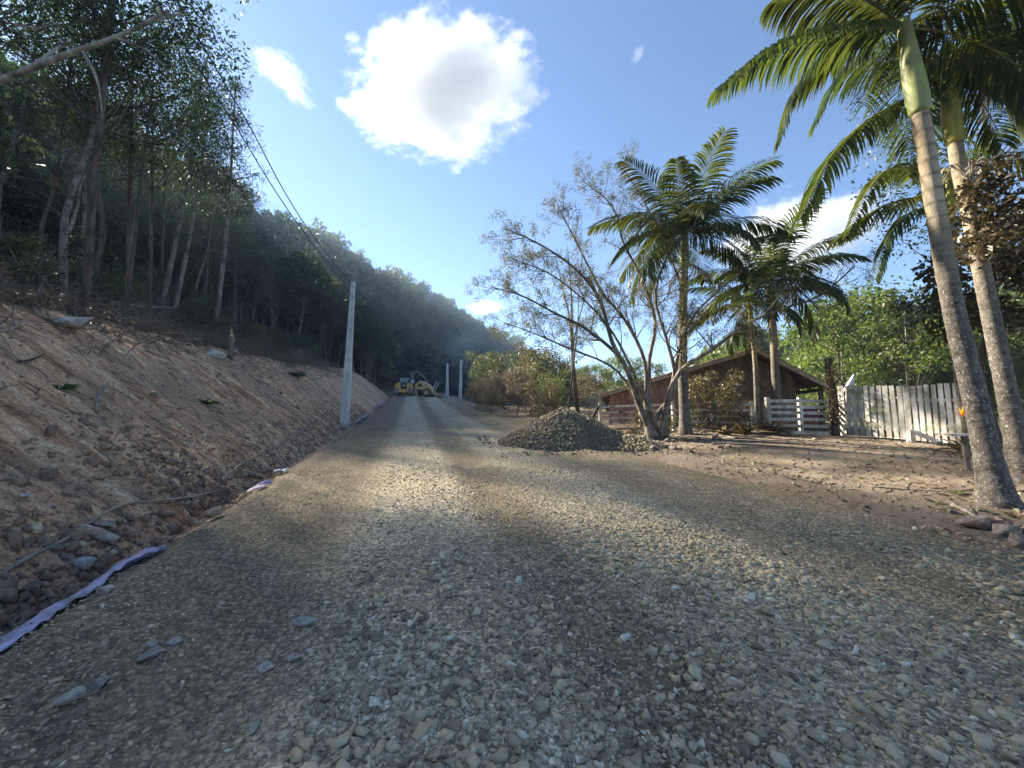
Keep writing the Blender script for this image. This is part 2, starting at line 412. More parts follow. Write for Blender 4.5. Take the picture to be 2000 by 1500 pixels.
yard = t.mix(t.ramp(t.noise(tc, 5, 6, 0.75), [(0.55, 0.0), (0.68, 0.6)]), yard, (0.09, 0.065, 0.045))
grass = t.ramp(t.noise(tc, 3, 7, 0.7), [(0.3, (0.05, 0.06, 0.02)), (0.7, (0.15, 0.15, 0.06))])
edge = t.math('SUBTRACT', t.noise(tc, 1.6, 6, 0.7), 0.5)
def zmask(c): return t.math('MULTIPLY', t.math('SUBTRACT', t.math('ADD', c, t.math('MULTIPLY', edge, 0.9)), 0.38), 4.0, True)
col = t.mix(zmask(zn.outputs[2]), grass, yard)
col = t.mix(zmask(zn.outputs[1]), col, litter)
col = t.mix(zmask(zn.outputs[0]), col, soil)
hh = t.math('ADD', t.math('MULTIPLY', grit, 0.5), t.math('ADD', t.noise(tc, 6, 6, 0.7), t.math('MULTIPLY', st2, 0.7)))
t.pbr(col, 0.95, t.bump(hh, 0.8, 0.06), 0, 0.15); MT['ground'] = t.m

MT['rock'] = mat('rock', (0.14, 0.115, 0.095), (0.40, 0.36, 0.31), 3.5, 0.9, 0.9, dirt=(0.20, 0.13, 0.095), vary=0.25, bd=0.05)
MT['rock_pale'] = mat('rock_pale', (0.34, 0.33, 0.30), (0.66, 0.65, 0.61), 3.0, 0.85, 0.8, dirt=(0.30, 0.22, 0.16), bd=0.05)
MT['rock_grey'] = mat('rock_grey', (0.28, 0.265, 0.225), (0.56, 0.53, 0.46), 5, 0.85, 0.8, vary=0.25, bd=0.03)
MT['clod'] = mat('clod', (0.27, 0.175, 0.12), (0.54, 0.38, 0.27), 6, 0.95, 0.9, vary=0.3, bd=0.05)
MT['concrete'] = mat('concrete', (0.42, 0.43, 0.42), (0.60, 0.61, 0.60), 2.5, 0.85, 0.3, stretch=(1, 1, 0.3), dirt=(0.36, 0.36, 0.34))
MT['wire'] = mat('wire', (0.03, 0.03, 0.03), (0.06, 0.06, 0.06), 5, 0.6, 0)
MT['hose'] = mat('hose', (0.15, 0.125, 0.10), (0.28, 0.24, 0.19), 3, 0.7, 0.3)
t = NT('geotextile'); tc = t.n('TexCoord').outputs['Object']
c_ = t.ramp(t.noise(tc, 3, 6, 0.7), [(0.35, (0.32, 0.28, 0.42)), (0.6, (0.52, 0.47, 0.66))])
c_ = t.mix(t.ramp(t.noise(tc, 6, 7, 0.75), [(0.46, 0.0), (0.60, 0.8)]), c_, (0.16, 0.13, 0.11))
t.pbr(c_, 0.8, t.bump(t.noise(tc, 40, 3), 0.3, 0.01)); MT['purple'] = t.m
MT['fabric_white'] = mat('fabric_white', (0.35, 0.36, 0.42), (0.62, 0.63, 0.70), 3, 0.8, 0.4)
MT['white_paint'] = mat('white_paint', (0.36, 0.345, 0.31), (0.70, 0.69, 0.65), 6, 0.75, 0.4, stretch=(1, 1, 0.25), dirt=(0.30, 0.27, 0.215), vary=0.15)
MT['old_wood'] = mat('old_wood', (0.42, 0.37, 0.30), (0.66, 0.60, 0.51), 6, 0.9, 0.5, dirt=(0.13, 0.10, 0.08), vary=0.25)
MT['plank'] = mat('plank', (0.20, 0.135, 0.105), (0.40, 0.285, 0.22), 3, 0.85, 0.5, stretch=(3, 3, 0.5), dirt=(0.13, 0.095, 0.08), vary=0.35)
MT['plank_red'] = mat('plank_red', (0.22, 0.135, 0.105), (0.40, 0.27, 0.21), 3, 0.85, 0.4, stretch=(2, 2, 0.5), dirt=(0.25, 0.16, 0.12), vary=0.2)
MT['timber_dark'] = mat('timber_dark', (0.08, 0.056, 0.043), (0.19, 0.135, 0.10), 4, 0.9, 0.5, vary=0.2)
MT['barge'] = mat('barge', (0.24, 0.18, 0.135), (0.42, 0.33, 0.25), 4, 0.85, 0.4)
MT['tile'] = mat('tile', (0.17, 0.095, 0.055), (0.36, 0.21, 0.12), 3, 0.9, 0.5, dirt=(0.10, 0.085, 0.06), vary=0.2)
MT['post_dark'] = mat('post_dark', (0.03, 0.026, 0.022), (0.10, 0.08, 0.065), 5, 0.9, 0.7, stretch=(1, 1, 0.3))
MT['red'] = mat('red', (0.11, 0.008, 0.016), (0.19, 0.016, 0.026), 2, 0.4, 0, spec=0.5)
MT['yellow'] = mat('yellow', (0.52, 0.31, 0.045), (0.68, 0.42, 0.07), 2, 0.5, 0.1, dirt=(0.36, 0.26, 0.13), spec=0.4)
MT['tan_paint'] = mat('tan_paint', (0.48, 0.32, 0.13), (0.62, 0.45, 0.22), 2, 0.6, 0.1, dirt=(0.36, 0.27, 0.17), spec=0.3)
MT['black'] = mat('black', (0.012, 0.012, 0.014), (0.035, 0.035, 0.035), 4, 0.55, 0.1)
MT['steel'] = mat('steel', (0.12, 0.11, 0.10), (0.28, 0.26, 0.24), 6, 0.6, 0.3, metal=0.4)
MT['rubber'] = mat('rubber', (0.03, 0.027, 0.024), (0.10, 0.085, 0.07), 6, 0.9, 0.4)
MT['dish'] = mat('dish', (0.45, 0.45, 0.45), (0.6, 0.6, 0.6), 4, 0.5, 0.05)
MT['white_plain'] = mat('white_plain', (0.6, 0.6, 0.6), (0.75, 0.75, 0.75), 4, 0.6, 0.05)
MT['orange'] = leafmat('orange', [(0.75, 0.26, 0.01), (0.85, 0.40, 0.02)], 0.35, tcol=(1.2, 1.0, 0.4))
MT['pinkleaf'] = leafmat('pinkleaf', [(0.20, 0.13, 0.10), (0.36, 0.27, 0.20), (0.45, 0.36, 0.27)], 0.3, tcol=(1.2, 1.0, 0.8))
t = NT('window_glass'); b_ = t.pbr((0.10, 0.16, 0.17), 0.08, None, 0, 0.6); MT['glass'] = t.m

# ------------------------------------------------------------------ the setting: ground sheet and road
def axis(parts):
    out = [parts[0][0]]
    for a, b, st in parts:
        n = max(1, int(round((b - a) / st))); out += list(np.linspace(a, b, n + 1)[1:])
    return np.array(out)
def geo(a, b, st, g):
    out = [a]
    while out[-1] < b: out.append(out[-1] + st); st *= g
    return np.array(out[1:])
S = np.concatenate([axis([(-16, 0, 0.5), (0, 3, 0.15), (3, 24, 0.075), (24, 40, 0.15), (40, 64, 0.35)]), geo(64, 900, 0.5, 1.05)])
U = np.concatenate([-geo(10, 420, 0.15, 1.055)[::-1], axis([(-10, -2.2, 0.075), (-2.2, 6.2, 0.6), (6.2, 13, 0.11), (13, 22, 0.3)]), geo(22, 620, 0.4, 1.06)])
SS_, UU_ = np.meshgrid(S, U, indexing='ij')
X_, Y_ = to_xy(SS_, UU_)
Z_ = ground_h(X_, Y_)
ns, nu = SS_.shape
idx = np.arange(ns * nu).reshape(ns, nu)
Fq = np.stack([idx[:-1, :-1], idx[:-1, 1:], idx[1:, 1:], idx[1:, :-1]], -1).reshape(-1, 4)[:, ::-1]
D_ = dist_foot(SS_, UU_)
zone = np.zeros((ns, nu, 4)); zone[..., 3] = 1
zone[..., 0] = ss(-0.6, 0.0, D_) * ss(7.6, 5.2, D_ + 1.6 * fbm(SS_ * 0.35, UU_ * 0.35, 3, 60)) * ss(110, 70, SS_)
zone[..., 1] = ss(4.2, 6.5, D_ + 1.5 * fbm(SS_ * 0.3, UU_ * 0.3, 3, 62))
zone[..., 2] = ss(4, 6, UU_) * np.maximum(ss(19, 14, UU_), ss(60, 40, SS_) * ss(10, 8, UU_)) * ss(70, 60, SS_)
me = newmesh('ground', np.stack([X_, Y_, Z_], -1), Fq, MT['ground'], True,
             {'su': ('FLOAT_VECTOR', np.stack([SS_, UU_, 0 * SS_], -1)), 'zone': ('FLOAT_COLOR', zone)})
tag(obj('ground', me), 'earth ground of red cut bank, forest floor, dirt yard and valley', kind='structure')

S2 = np.concatenate([axis([(-6, 0.8, 0.3), (0.8, 8, 0.035), (8, 16, 0.07), (16, 30, 0.16), (30, 66, 0.4)])])
U2 = axis([(-2.45, 6.5, 0.042)])
SR, UR = np.meshgrid(S2, U2, indexing='ij')
wl = 0.22 * fbm(S2 * 0.9, 0 * S2, 4, 70); wr = 0.6 * fbm(S2 * 0.6, 0 * S2 + 5, 4, 72)
tt = (UR + 2.45) / 8.95
UR = UR + wl[:, None] * ss(0.12, 0, tt) + wr[:, None] * ss(0.85, 1, tt)
ZR = zr(SR) + road_relief(SR, UR)
ZR = ZR - 0.06 * ss(0.965, 1.0, tt)
ZR = ZR - 0.03 * ss(0.03, 0.0, tt)
# side skirts
Ucol0 = UR[:, :1] - 0.22; Zc0 = ZR[:, :1] - 0.42; Ucol1 = UR[:, -1:] + 0.25; Zc1 = ZR[:, -1:] - 0.2
UR = np.concatenate([Ucol0, UR, Ucol1], 1); ZR = np.concatenate([Zc0, ZR, Zc1], 1); SR = np.concatenate([SR[:, :1], SR, SR[:, :1]], 1)
XR, YR = to_xy(SR, UR)
ns, nu = SR.shape; idx = np.arange(ns * nu).reshape(ns, nu)
Fq = np.stack([idx[:-1, :-1], idx[1:, :-1], idx[1:, 1:], idx[:-1, 1:]], -1).reshape(-1, 4)[:, ::-1]
me = newmesh('road', np.stack([XR, YR, ZR], -1), Fq, MT['road'], True, {'su': ('FLOAT_VECTOR', np.stack([SR, UR, 0 * SR], -1))})
road = tag(obj('road', me), 'freshly laid crushed stone road climbing up the valley', kind='structure')

# ------------------------------------------------------------------ stones
CUBE = np.array([[x, y, z] for z in (-1, 1) for x, y in ((-1, -1), (1, -1), (1, 1), (-1, 1))], float)
CTRI = np.array([(2, 1, 0), (3, 2, 0), (4, 5, 6), (4, 6, 7), (0, 1, 5), (0, 5, 4), (1, 2, 6), (1, 6, 5), (2, 3, 7), (2, 7, 6), (3, 0, 4), (3, 4, 7)])
rs = np.random.RandomState(21)
SHAPES = []
for k in range(16):
    p = CUBE * 0.5
    p[4:, :2] *= rs.uniform(0.62, 1.0); p[:4, :2] *= rs.uniform(0.75, 1.0); p[:, 0] += p[:, 1] * rs.uniform(-.45, .45)
    p = p + rs.uniform(-0.17, 0.17, p.shape)
    SHAPES.append(p)
SHAPES = np.array(SHAPES)
def stones_mesh(name, pos, size, rs, flat=0.36, vcol=None, tilt=0.34, m='stone', sink=0.12):
    n = len(pos); k = rs.randint(0, 16, n)
    P = SHAPES[k] * (size[:, None] * np.stack([rs.uniform(0.85, 1.6, n), rs.uniform(0.55, 1.05, n), flat * rs.uniform(0.6, 1.5, n)], 1))[:, None, :]
    a = rs.uniform(0, 2 * math.pi, n); b = rs.normal(0, tilt, n); c = rs.normal(0, tilt, n)
    ca, sa, cb, sb, cc, sc = np.cos(a), np.sin(a), np.cos(b), np.sin(b), np.cos(c), np.sin(c)
    y = P[..., 1] * cb[:, None] - P[..., 2] * sb[:, None]; z = P[..., 1] * sb[:, None] + P[..., 2] * cb[:, None]
    x = P[..., 0] * cc[:, None] + z * sc[:, None]; z = -P[..., 0] * sc[:, None] + z * cc[:, None]
    x, y = x * ca[:, None] - y * sa[:, None], x * sa[:, None] + y * ca[:, None]
    V = np.stack([x, y, z], -1) + pos[:, None, :]
    V[..., 2] += (size * (0.5 * flat - sink))[:, None]
    F = (CTRI[None] + 8 * np.arange(n)[:, None, None]).reshape(-1, 3)
    v = rs.rand(n) if vcol is None else vcol
    return newmesh(name, V.reshape(-1, 3), F, MT[m], False, {'v': ('FLOAT', np.repeat(v, 8))})
def band_density(s, u):
    uu = u + 0.25 * fbm(s * 0.25, u * 0.2, 3, 80)
    d = np.interp(uu, [-2.5, -1.9, -1.0, -0.5, 0.0, 0.9, 1.35, 1.8, 3.3, 3.8, 4.4, 5.0, 5.5, 6.5], [0.5, 0.42, 0.30, 0.55, 1.0, 1.0, 0.20, 0.95, 1.0, 0.20, 0.10, 0.36, 0.16, 0.12])
    near = ss(2.9, 1.1, s)
    d = np.maximum(d, near * 0.9 * ss(-0.9, 0.1, uu))
    d = d * (0.30 + 0.70 * ss(6.0, 2.6, s + 0.25 * np.abs(uu - 1.6))) 
    return d * (0.45 + 1.1 * vnoise(s * 1.1, u * 1.6, 83))
def scatter_road(n, s0, s1, u0, u1, rs, p=1.0):
    s = rs.uniform(s0, s1, n); u = rs.uniform(u0, u1, n)
    keep = rs.rand(n) < band_density(s, u) * p
    s, u = s[keep], u[keep]
    x, y = to_xy(s, u)
    a = np.abs(x) < 1.42 * y + 0.4
    x, y, s, u = x[a], y[a], s[a], u[a]
    z = zr(s) + road_relief(s, u)
    return np.stack([x, y, z], 1)
rs = np.random.RandomState(5)
allp, alls = [], []
for n, s0, s1, lo, med in ((76000, 1.0, 4.5, 0.011, 0.0205), (60000, 4.5, 9, 0.013, 0.0185), (16000, 9, 16, 0.017, 0.022)):
    p = scatter_road(n, s0, s1, -2.55, 6.6, rs)
    allp.append(p); alls.append(np.clip(med * np.exp(rs.normal(0, 0.38, len(p))), lo, 0.07))
# a few larger ones
p = scatter_road(2600, 1.0, 4, -0.6, 6.4, rs); allp.append(p); alls.append(rs.uniform(0.045, 0.075, len(p)))
pos = np.concatenate(allp); size = np.concatenate(alls)
_s, _u = to_su(pos[:, 0], pos[:, 1])
size = size * np.where(_u < -0.5, 0.62, 1.0)
vc = np.clip(rs.normal(0.30, 0.29, len(pos)) + 0.32 * np.clip(band_density(_s, _u), 0, 1.2), 0, 1)
score = size / np.maximum(pos[:, 1], 0.3)
order = np.argsort(-score); singles = order[:290]; rest = order[290:]
o = obj('gravel', stones_mesh('gravel', pos[rest], size[rest], rs, vcol=vc[rest]), road); o['kind'] = 'stuff'
one = []
for k in range(12):
    V = SHAPES[k] * np.array([1.25, 0.85, 0.38])
    one.append(newmesh('stone', V, CTRI, MT['stone'], False, {'v': ('FLOAT', np.full(8, [0.3, 0.45, 0.6, 0.7, 0.8, 0.5, 0.9, 0.4, 0.65, 0.55, 0.75, 0.97][k]))}))
for i in singles:
    o = obj('stone', one[rs.randint(12)], road, pos[i] + np.array([0, 0, size[i] * 0.12]))
    o.rotation_euler = (rs.normal(0, 0.3), rs.normal(0, 0.3), rs.uniform(0, 6.28)); o.scale = (size[i],) * 3

# larger loose blocks lying on the road: (px, py, size, label, flatness)
def rock_mesh(seed, sub=2, rough=0.4, cuts=13):
    import bmesh
    bm = bmesh.new(); bmesh.ops.create_icosphere(bm, subdivisions=sub + 1, radius=0.5)
    r = random.Random(seed)
    planes = []
    for _ in range(cuts):
        n = Vector((r.gauss(0, 1), r.gauss(0, 1), r.gauss(0, 1))).normalized(); planes.append((n, r.uniform(0.22, 0.40)))
    for v in bm.verts:
        for n, d in planes:
            e = v.co.dot(n) - d
            if e > 0: v.co -= n * e * 0.95
        v.co += v.co.normalized() * 0.1 * rough * (float(fbm(v.co.x * 4 + seed, v.co.y * 4 + v.co.z * 3, 3, seed % 50)) * 3)
    me = bpy.data.meshes.new('rock'); bm.to_mesh(me); bm.free()
    return me
ROCKS = []
for k in range(8):
    me = rock_mesh(k + 3); ROCKS.append(me)
def rock(name, label, px, py, size, m='rock', seed=0, flat=0.6, cat='rock', group=None, sink=0.15, pos=None, rz=None, yaw_long=1.35):
    p = Vector(pos) if pos is not None else G(px, py)
    me = ROCKS[seed % 8].copy(); me.materials.append(MT[m])
    o = obj(name, me)
    o.scale = (size * yaw_long, size * 0.95, size * flat)
    o.rotation_euler = (random.uniform(-.2, .2), random.uniform(-.2, .2), random.uniform(0, 6) if rz is None else rz)
    o.location = p + Vector((0, 0, size * flat * (0.5 - sink)))
    return tag(o, label, cat, group)
for i, (px, py, sz, fl, lab) in enumerate([
    (592, 1222, 0.24, 0.42, 'pale flat stone block standing out among small gravel on the left wheel track'),
    (520, 1310, 0.17, 0.35, 'flat pointed slab lying in the left wheel track, nearest of its cluster'),
    (578, 1290, 0.17, 0.35, 'bluish flat slab beside the pointed slab on the left wheel track'),
    (298, 1286, 0.24, 0.40, 'long grey stone lying lowest in the small heap near the purple cloth'),
    (342, 1258, 0.17, 0.45, 'grey slab at the right end of the small heap near the purple cloth'),
    (298, 1262, 0.14, 0.5, 'bluish stone at the back of the small heap near the purple cloth'),
    (192, 1345, 0.17, 0.7, 'dark upright stone chunk on the left edge of the road'),
    (132, 1378, 0.22, 0.5, 'pale bluish stone in front of the dark chunk on the left road edge'),
    (497, 1428, 0.10, 0.55, 'small bluish stone on the road at the lower left'),
    (1690, 992, 0.17, 0.7, 'lone rounded grey stone on the road edge before the palm trunks')]):
    rock('rock', lab, px, py, sz * .6, 'rock_grey', i, fl, group='loose stones on the road')

# ------------------------------------------------------------------ gravel heap beside the road
rs = np.random.RandomState(33)
hp = at(1093, 868, 13.6); hs, hu = to_su(hp.x, hp.y)
hs, hu = float(hs), float(hu) + 0.1
def heap_h(s, u):
    a = (s - hs) / 1.75; b = (u - hu) / np.where(u > hu, 2.75, 2.25)
    r = np.sqrt(a * a + b * b)
    h = 1.14 * np.clip(1 - np.clip(r, 0, 1) ** 1.3, 0, 1) * (1 + 0.22 * fbm(s * 1.2, u * 1.2, 3, 90)) - 0.05 * np.exp(-(r / 0.12) ** 2)
    h2 = 0.34 * np.clip(1 - np.sqrt(((s - hs + 1.1) / 1.1) ** 2 + ((u - hu - 1.9) / 1.3) ** 2), 0, 1)
    return np.maximum(h, h2) + 0.05 * fbm(s * 4, u * 4, 3, 94) * (np.maximum(h, h2) > 0.02)
gs = np.linspace(hs - 2.6, hs + 2.3, 90); gu = np.linspace(hu - 2.7, hu + 3.6, 110)
A, Bb = np.meshgrid(gs, gu, indexing='ij'); hx, hy = to_xy(A, Bb)
hz = heap_h(A, Bb)
idx = np.arange(A.size).reshape(A.shape)
Fq = np.stack([idx[:-1, :-1], idx[:-1, 1:], idx[1:, 1:], idx[1:, :-1]], -1).reshape(-1, 4)[:, ::-1]
zb = surf_h(hx, hy)
heap = thing('gravel_heap', 'dark heap of crushed stone dumped at the right side of the road', 'gravel heap', (float(hp.x), float(hp.y), gz(hp.x, hp.y)))
inv = Vector(heap.location)
MT['heap'] = mat('heap', (0.10, 0.09, 0.08), (0.24, 0.22, 0.20), 14, 0.95, 1.0, bd=0.05)
core = obj('core', newmesh('core', np.stack([hx, hy, zb + hz - 0.03 + (hz > 0.0) * 0.02], -1) - np.array(inv), Fq, MT['heap'], True), heap)
n = 30000
s_ = rs.uniform(gs[0], gs[-1], n); u_ = rs.uniform(gu[0], gu[-1], n); h_ = heap_h(s_, u_)
kp = (h_ > 0.015) | (rs.rand(n) < 0.04)
s_, u_, h_ = s_[kp], u_[kp], h_[kp]; xx, yy = to_xy(s_, u_)
pp = np.stack([xx, yy, surf_h(xx, yy) + h_], 1) - np.array(inv)
o = obj('loose_stones', stones_mesh('loose_stones', pp, np.clip(0.034 * np.exp(rs.normal(0, 0.45, len(pp))), 0.016, 0.11), rs, 0.6, np.clip(rs.normal(0.02, 0.14, len(pp)), 0, 1), 0.7), heap); o['kind'] = 'stuff'

# ------------------------------------------------------------------ vegetation builders
def leaves(pos, dirs, ln, wd, rs, fold=0.25, droop=0.2):
    """bent diamond leaves: arrays (n,3)"""
    n = len(pos)
    d = dirs / np.maximum(np.linalg.norm(dirs, axis=1, keepdims=True), 1e-6)
    r = rs.normal(0, 1, (n, 3)); w = np.cross(d, r); w /= np.maximum(np.linalg.norm(w, axis=1, keepdims=True), 1e-6)
    up = np.cross(w, d)
    ln = np.broadcast_to(np.asarray(ln, float), (n,)); wd = np.broadcast_to(np.asarray(wd, float), (n,))
    L = ln[:, None]; W = wd[:, None]
    a = pos; tip = pos + d * L - np.array([0, 0, 1]) * droop * L
    mid = pos + d * L * 0.45 + up * fold * W
    l = mid + w * W * 0.5; q = mid - w * W * 0.5
    V = np.stack([a, l, tip, q], 1).reshape(-1, 3)
    F = np.arange(4 * n).reshape(n, 4)
    return V, F
def blob_leaves(centers, radii, per, ln, wd, rs, shell=0.45, squash=0.8, updir=0.3):
    n = len(centers)
    per = int(per)
    q = rs.normal(0, 1, (n, per, 3)); q /= np.linalg.norm(q, axis=2, keepdims=True)
    rad = np.abs(rs.uniform(0, 1, (n, per, 1))) ** shell
    off = q * rad * radii[:, None, None]; off[..., 2] *= squash
    pos = (centers[:, None, :] + off).reshape(-1, 3)
    dirs = (q + rs.normal(0, 0.6, q.shape)).reshape(-1, 3); dirs[:, 2] += updir
    v = np.clip(rs.normal(0.5, 0.2, len(pos)) + 0.12 * np.repeat(rs.normal(0, 1, n), per), 0, 1)
    l_ = ln * rs.uniform(0.6, 1.3, len(pos))
    V, F = leaves(pos, dirs, l_, l_ * wd / ln, rs)
    return V, F, np.repeat(v, 4)
def crown_centers(n, c, r, rs, bottom=-0.75):
    out = []
    while len(out) < n:
        q = rs.normal(0, 1, 3); q /= np.linalg.norm(q)
        if q[2] < bottom: continue
        k = rs.uniform(0.35, 1) ** 0.6
        k *= 0.8 + 0.45 * float(vnoise(q[0] * 2 + 5, q[1] * 2 + q[2] * 2 + 9, 3))
        out.append(np.array(c) + q * k * np.array(r))
    return np.array(out)
def make_tree(seed, H, cb, cr, nclump, clr, per, ln, wd, leafm, barkm, r0=0.16, lean=0.04, sides=7, branch=True, clumps_bottom=-0.75, bare=0):
    """returns (trunk mesh, crown mesh): base at the origin, height H, crown from cb"""
    rs = np.random.RandomState(seed); rd = random.Random(seed)
    cc = np.array([rd.uniform(-1, 1) * lean * H, rd.uniform(-1, 1) * lean * H, (H + cb) / 2])
    cen = crown_centers(nclump, cc, (cr, cr, (H - cb) / 2), rs, clumps_bottom)
    b = B()
    tp = [Vector((0, 0, -0.4)), Vector((0, 0, 0.15)), Vector((rd.uniform(-.2, .2), rd.uniform(-.2, .2), cb * 0.5)), Vector((cc[0] * 0.6, cc[1] * 0.6, cb)), Vector((cc[0], cc[1], cc[2])), Vector((cc[0] * 1.1, cc[1] * 1.1, H - 0.25 * (H - cb)))]
    path = spline(tp, 14)
    rad = [r0 * (1.35 if i == 0 else 1.0) * (1 - 0.85 * (i / 13)) + 0.012 for i in range(14)]
    b.tube(path, rad, sides)
    if branch:
        for c in cen:
            zz = min(max(c[2] - rd.uniform(0.2, 0.45) * (H - cb) * 0.6 - 0.3, cb * rd.uniform(0.55, 0.95)), path[-2][2])
            j = int(np.argmin(np.abs(path[:, 2] - zz)))
            a = path[j]; m = (a + c) / 2 + np.array([rd.uniform(-.2, .2), rd.uniform(-.2, .2), -0.12 * np.linalg.norm(c - a)])
            q = spline([a, m, c], 6)
            rr = max(rad[j] * 0.42, 0.014)
            b.tube(q, [rr * (1 - 0.75 * k / 5) for k in range(6)], 4, False)
    for _ in range(bare):
        j = rd.randint(4, 8); a = path[j]; an = rd.uniform(0, 6.28); L = rd.uniform(0.6, 1.8)
        e = a + np.array([math.cos(an) * L, math.sin(an) * L, rd.uniform(-.1, .5)]); b.tube(spline([a, (a + e) / 2 + np.array([0, 0, .1]), e], 4), [0.02, 0.015, 0.01, 0.004], 3, False)
    tm = newmesh('trunk', np.array([tuple(v) for v in b.V]), b.F, MT[barkm], True)
    V, F, v = blob_leaves(cen, clr * rs.uniform(0.65, 1.25, nclump), per, ln, wd, rs)
    cm = newmesh('crown', V, F, MT[leafm], False, {'v': ('FLOAT', v)})
    return tm, cm
def make_pine(seed, H, cb, r, n, per, barkm='bark_grey', ln=0.26):
    rs = np.random.RandomState(seed); rd = random.Random(seed)
    b = B(); path = spline([(0, 0, -0.4), (0.02, 0, 0.2), (0.12, 0.1, H * 0.45), (0.0, 0.05, H)], 14)
    b.tube(path, [0.15 * (1 - 0.9 * i / 13) + 0.012 for i in range(14)], 7)
    cen = []
    for k in range(n):
        f = (k + rd.random()) / n; z = cb + (H - cb) * f
        L = r * (1 - 0.75 * f ** 1.6) * rd.uniform(0.55, 1.1); an = k * 2.4 + rd.uniform(-.5, .5)
        a = path[int(np.argmin(np.abs(path[:, 2] - z)))]
        e = np.array([a[0] + math.cos(an) * L, a[1] + math.sin(an) * L, z + L * rd.uniform(0.05, 0.4)])
        q = spline([a, (a + e) / 2 + np.array([0, 0, -0.05 * L]), e], 6)
        b.tube(q, [0.03 * (1 - 0.7 * i / 5) for i in range(6)], 4, False)
        for t_ in (0.5, 0.75, 1.0):
            c = a + (e - a) * t_
            for _ in range(2): cen.append(c + np.array([rd.gauss(0, .16) * r * .5, rd.gauss(0, .16) * r * .5, rd.gauss(0, .07)]))
    for k in range(6):
        a = path[rd.randint(5, 9)]; an = rd.uniform(0, 6.28); L = rd.uniform(.4, 1.1)
        b.tube([a, a + np.array([math.cos(an) * L, math.sin(an) * L, .1])], [0.015, 0.005], 3, False)
    tm = newmesh('trunk', np.array([tuple(v) for v in b.V]), b.F, MT[barkm], True)
    cen = np.array(cen)
    V, F, v = blob_leaves(cen, 0.33 * rs.uniform(0.7, 1.3, len(cen)), per, ln, 0.028, rs, 0.5, 0.6, 0.2)
    return tm, newmesh('crown', V, F, MT['needle'], False, {'v': ('FLOAT', v)})
def plant(name, label, cat, proto, loc, scale=1.0, rz=None, group=None, tilt=(0, 0)):
    t_ = thing(name, label, cat, loc, random.uniform(0, 6.28) if rz is None else rz, group, scale, tilt)
    for nm, me in zip(('trunk', 'crown'), proto): obj(nm, me, t_)
    return t_

# ------------------------------------------------------------------ forest on the left
NEAR = [make_tree(100 + i, 14.5, cb, cr, nc, 1.05, 94, 0.155, 0.07, 'leaf_forest', bk, 0.12, 0.05, 8, True, -0.8, 6)
        for i, (cb, cr, nc, bk) in enumerate([(6.0, 3.2, 46, 'bark_grey'), (5.0, 3.6, 50, 'bark_dark'), (7.0, 2.8, 40, 'bark_dark'), (4.5, 3.0, 44, 'bark_dark')])]
MID = [make_tree(200 + i, 11, cb, cr, nc, 0.95, 105, 0.36, 0.18, lm, 'bark_grey', 0.15, 0.05, 6)
       for i, (cb, cr, nc, lm) in enumerate([(3.5, 2.7, 40, 'leaf_forest'), (2.6, 3.0, 44, 'leaf_forest'), (4.2, 2.4, 36, 'leaf_olive'), (3.0, 2.6, 38, 'leaf_forest')])]
SHRUB = [make_tree(300 + i, 2.4, 0.3, 1.2, 20, 0.42, 80, 0.15, 0.07, lm, 'bark_dark', 0.03, 0.05, 5, True, -1)
         for i, lm in enumerate(['leaf_forest', 'leaf_forest', 'leaf_olive', 'leaf_bright'])]
PINE = [make_pine(400, 12, 6.0, 1.35, 30, 20), make_pine(401, 12, 6.5, 1.2, 26, 20)]

def gpos(s, u):
    x, y = to_xy(s, u); return Vector((float(x), float(y), gz(x, y)))
# individual trunks the photograph lets one tell apart: pixel polylines at the depth of their foot
def trunk_tree(name, label, cat, base, line, r0, barkm, crown=None, cscale=1.0, extra=None, cz=0.0, group=None):
    p0 = G(*base); Y = p0.y
    pts = [p0 - Vector((0, 0, 0.3))] + [at(px, py, Y) for px, py in line]
    if extra: pts.append(pts[-1] + Vector(extra))
    t_ = thing(name, label, cat, p0, 0, group)
    loc = [p - p0 for p in pts]
    n = 18; P = spline(loc, n)
    b = B(); b.tube(P, [r0 * (1.2 if i == 0 else 1) * (1 - 0.72 * i / (n - 1)) for i in range(n)], 8)
    rd = random.Random(int(base[0]))
    for _ in range(7):
        j = rd.randint(6, n - 2); an = rd.uniform(0, 6.28); L = rd.uniform(.5, 1.7); a = Vector(P[j]); e = a + Vector((math.cos(an) * L, math.sin(an) * L, rd.uniform(.1, .9)))
        b.tube(spline([a, (a + e) / 2 + Vector((0, 0, -.1)), e], 5), [r0 * .3, r0 * .24, r0 * .18, r0 * .1, .004], 4, False)
    b.build('trunk', MT[barkm], t_, True)
    if crown:
        o = obj('crown', crown, t_); top = Vector(P[-1]); o.location = top + Vector((0, 0, cz)); o.scale = (cscale,) * 3; o.rotation_euler = (0, 0, rd.uniform(0, 6))
    return t_
def crown_only(seed, r, h, n, clr, per, ln, wd, m):
    rs = np.random.RandomState(seed); cen = crown_centers(n, (0, 0, 0), (r, r, h), rs, -1)
    V, F, v = blob_leaves(cen, clr * rs.uniform(0.65, 1.25, n), per, ln, wd, rs)
    return newmesh('crown', V, F, MT[m], False, {'v': ('FLOAT', v)})
CR_F = [crown_only(500 + i, 2.7, 2.2, 34, 0.85, 120, 0.15, 0.068, 'leaf_forest') for i in range(2)]
trunk_tree('forest_tree', 'thin pale curving trunk on the bank, left of the two pale ones', 'tree', (112, 520), [(130, 470), (152, 400), (164, 345)], 0.085, 'bark_pale', CR_F[0], 0.85, (0.4, 1.0, 3.0))
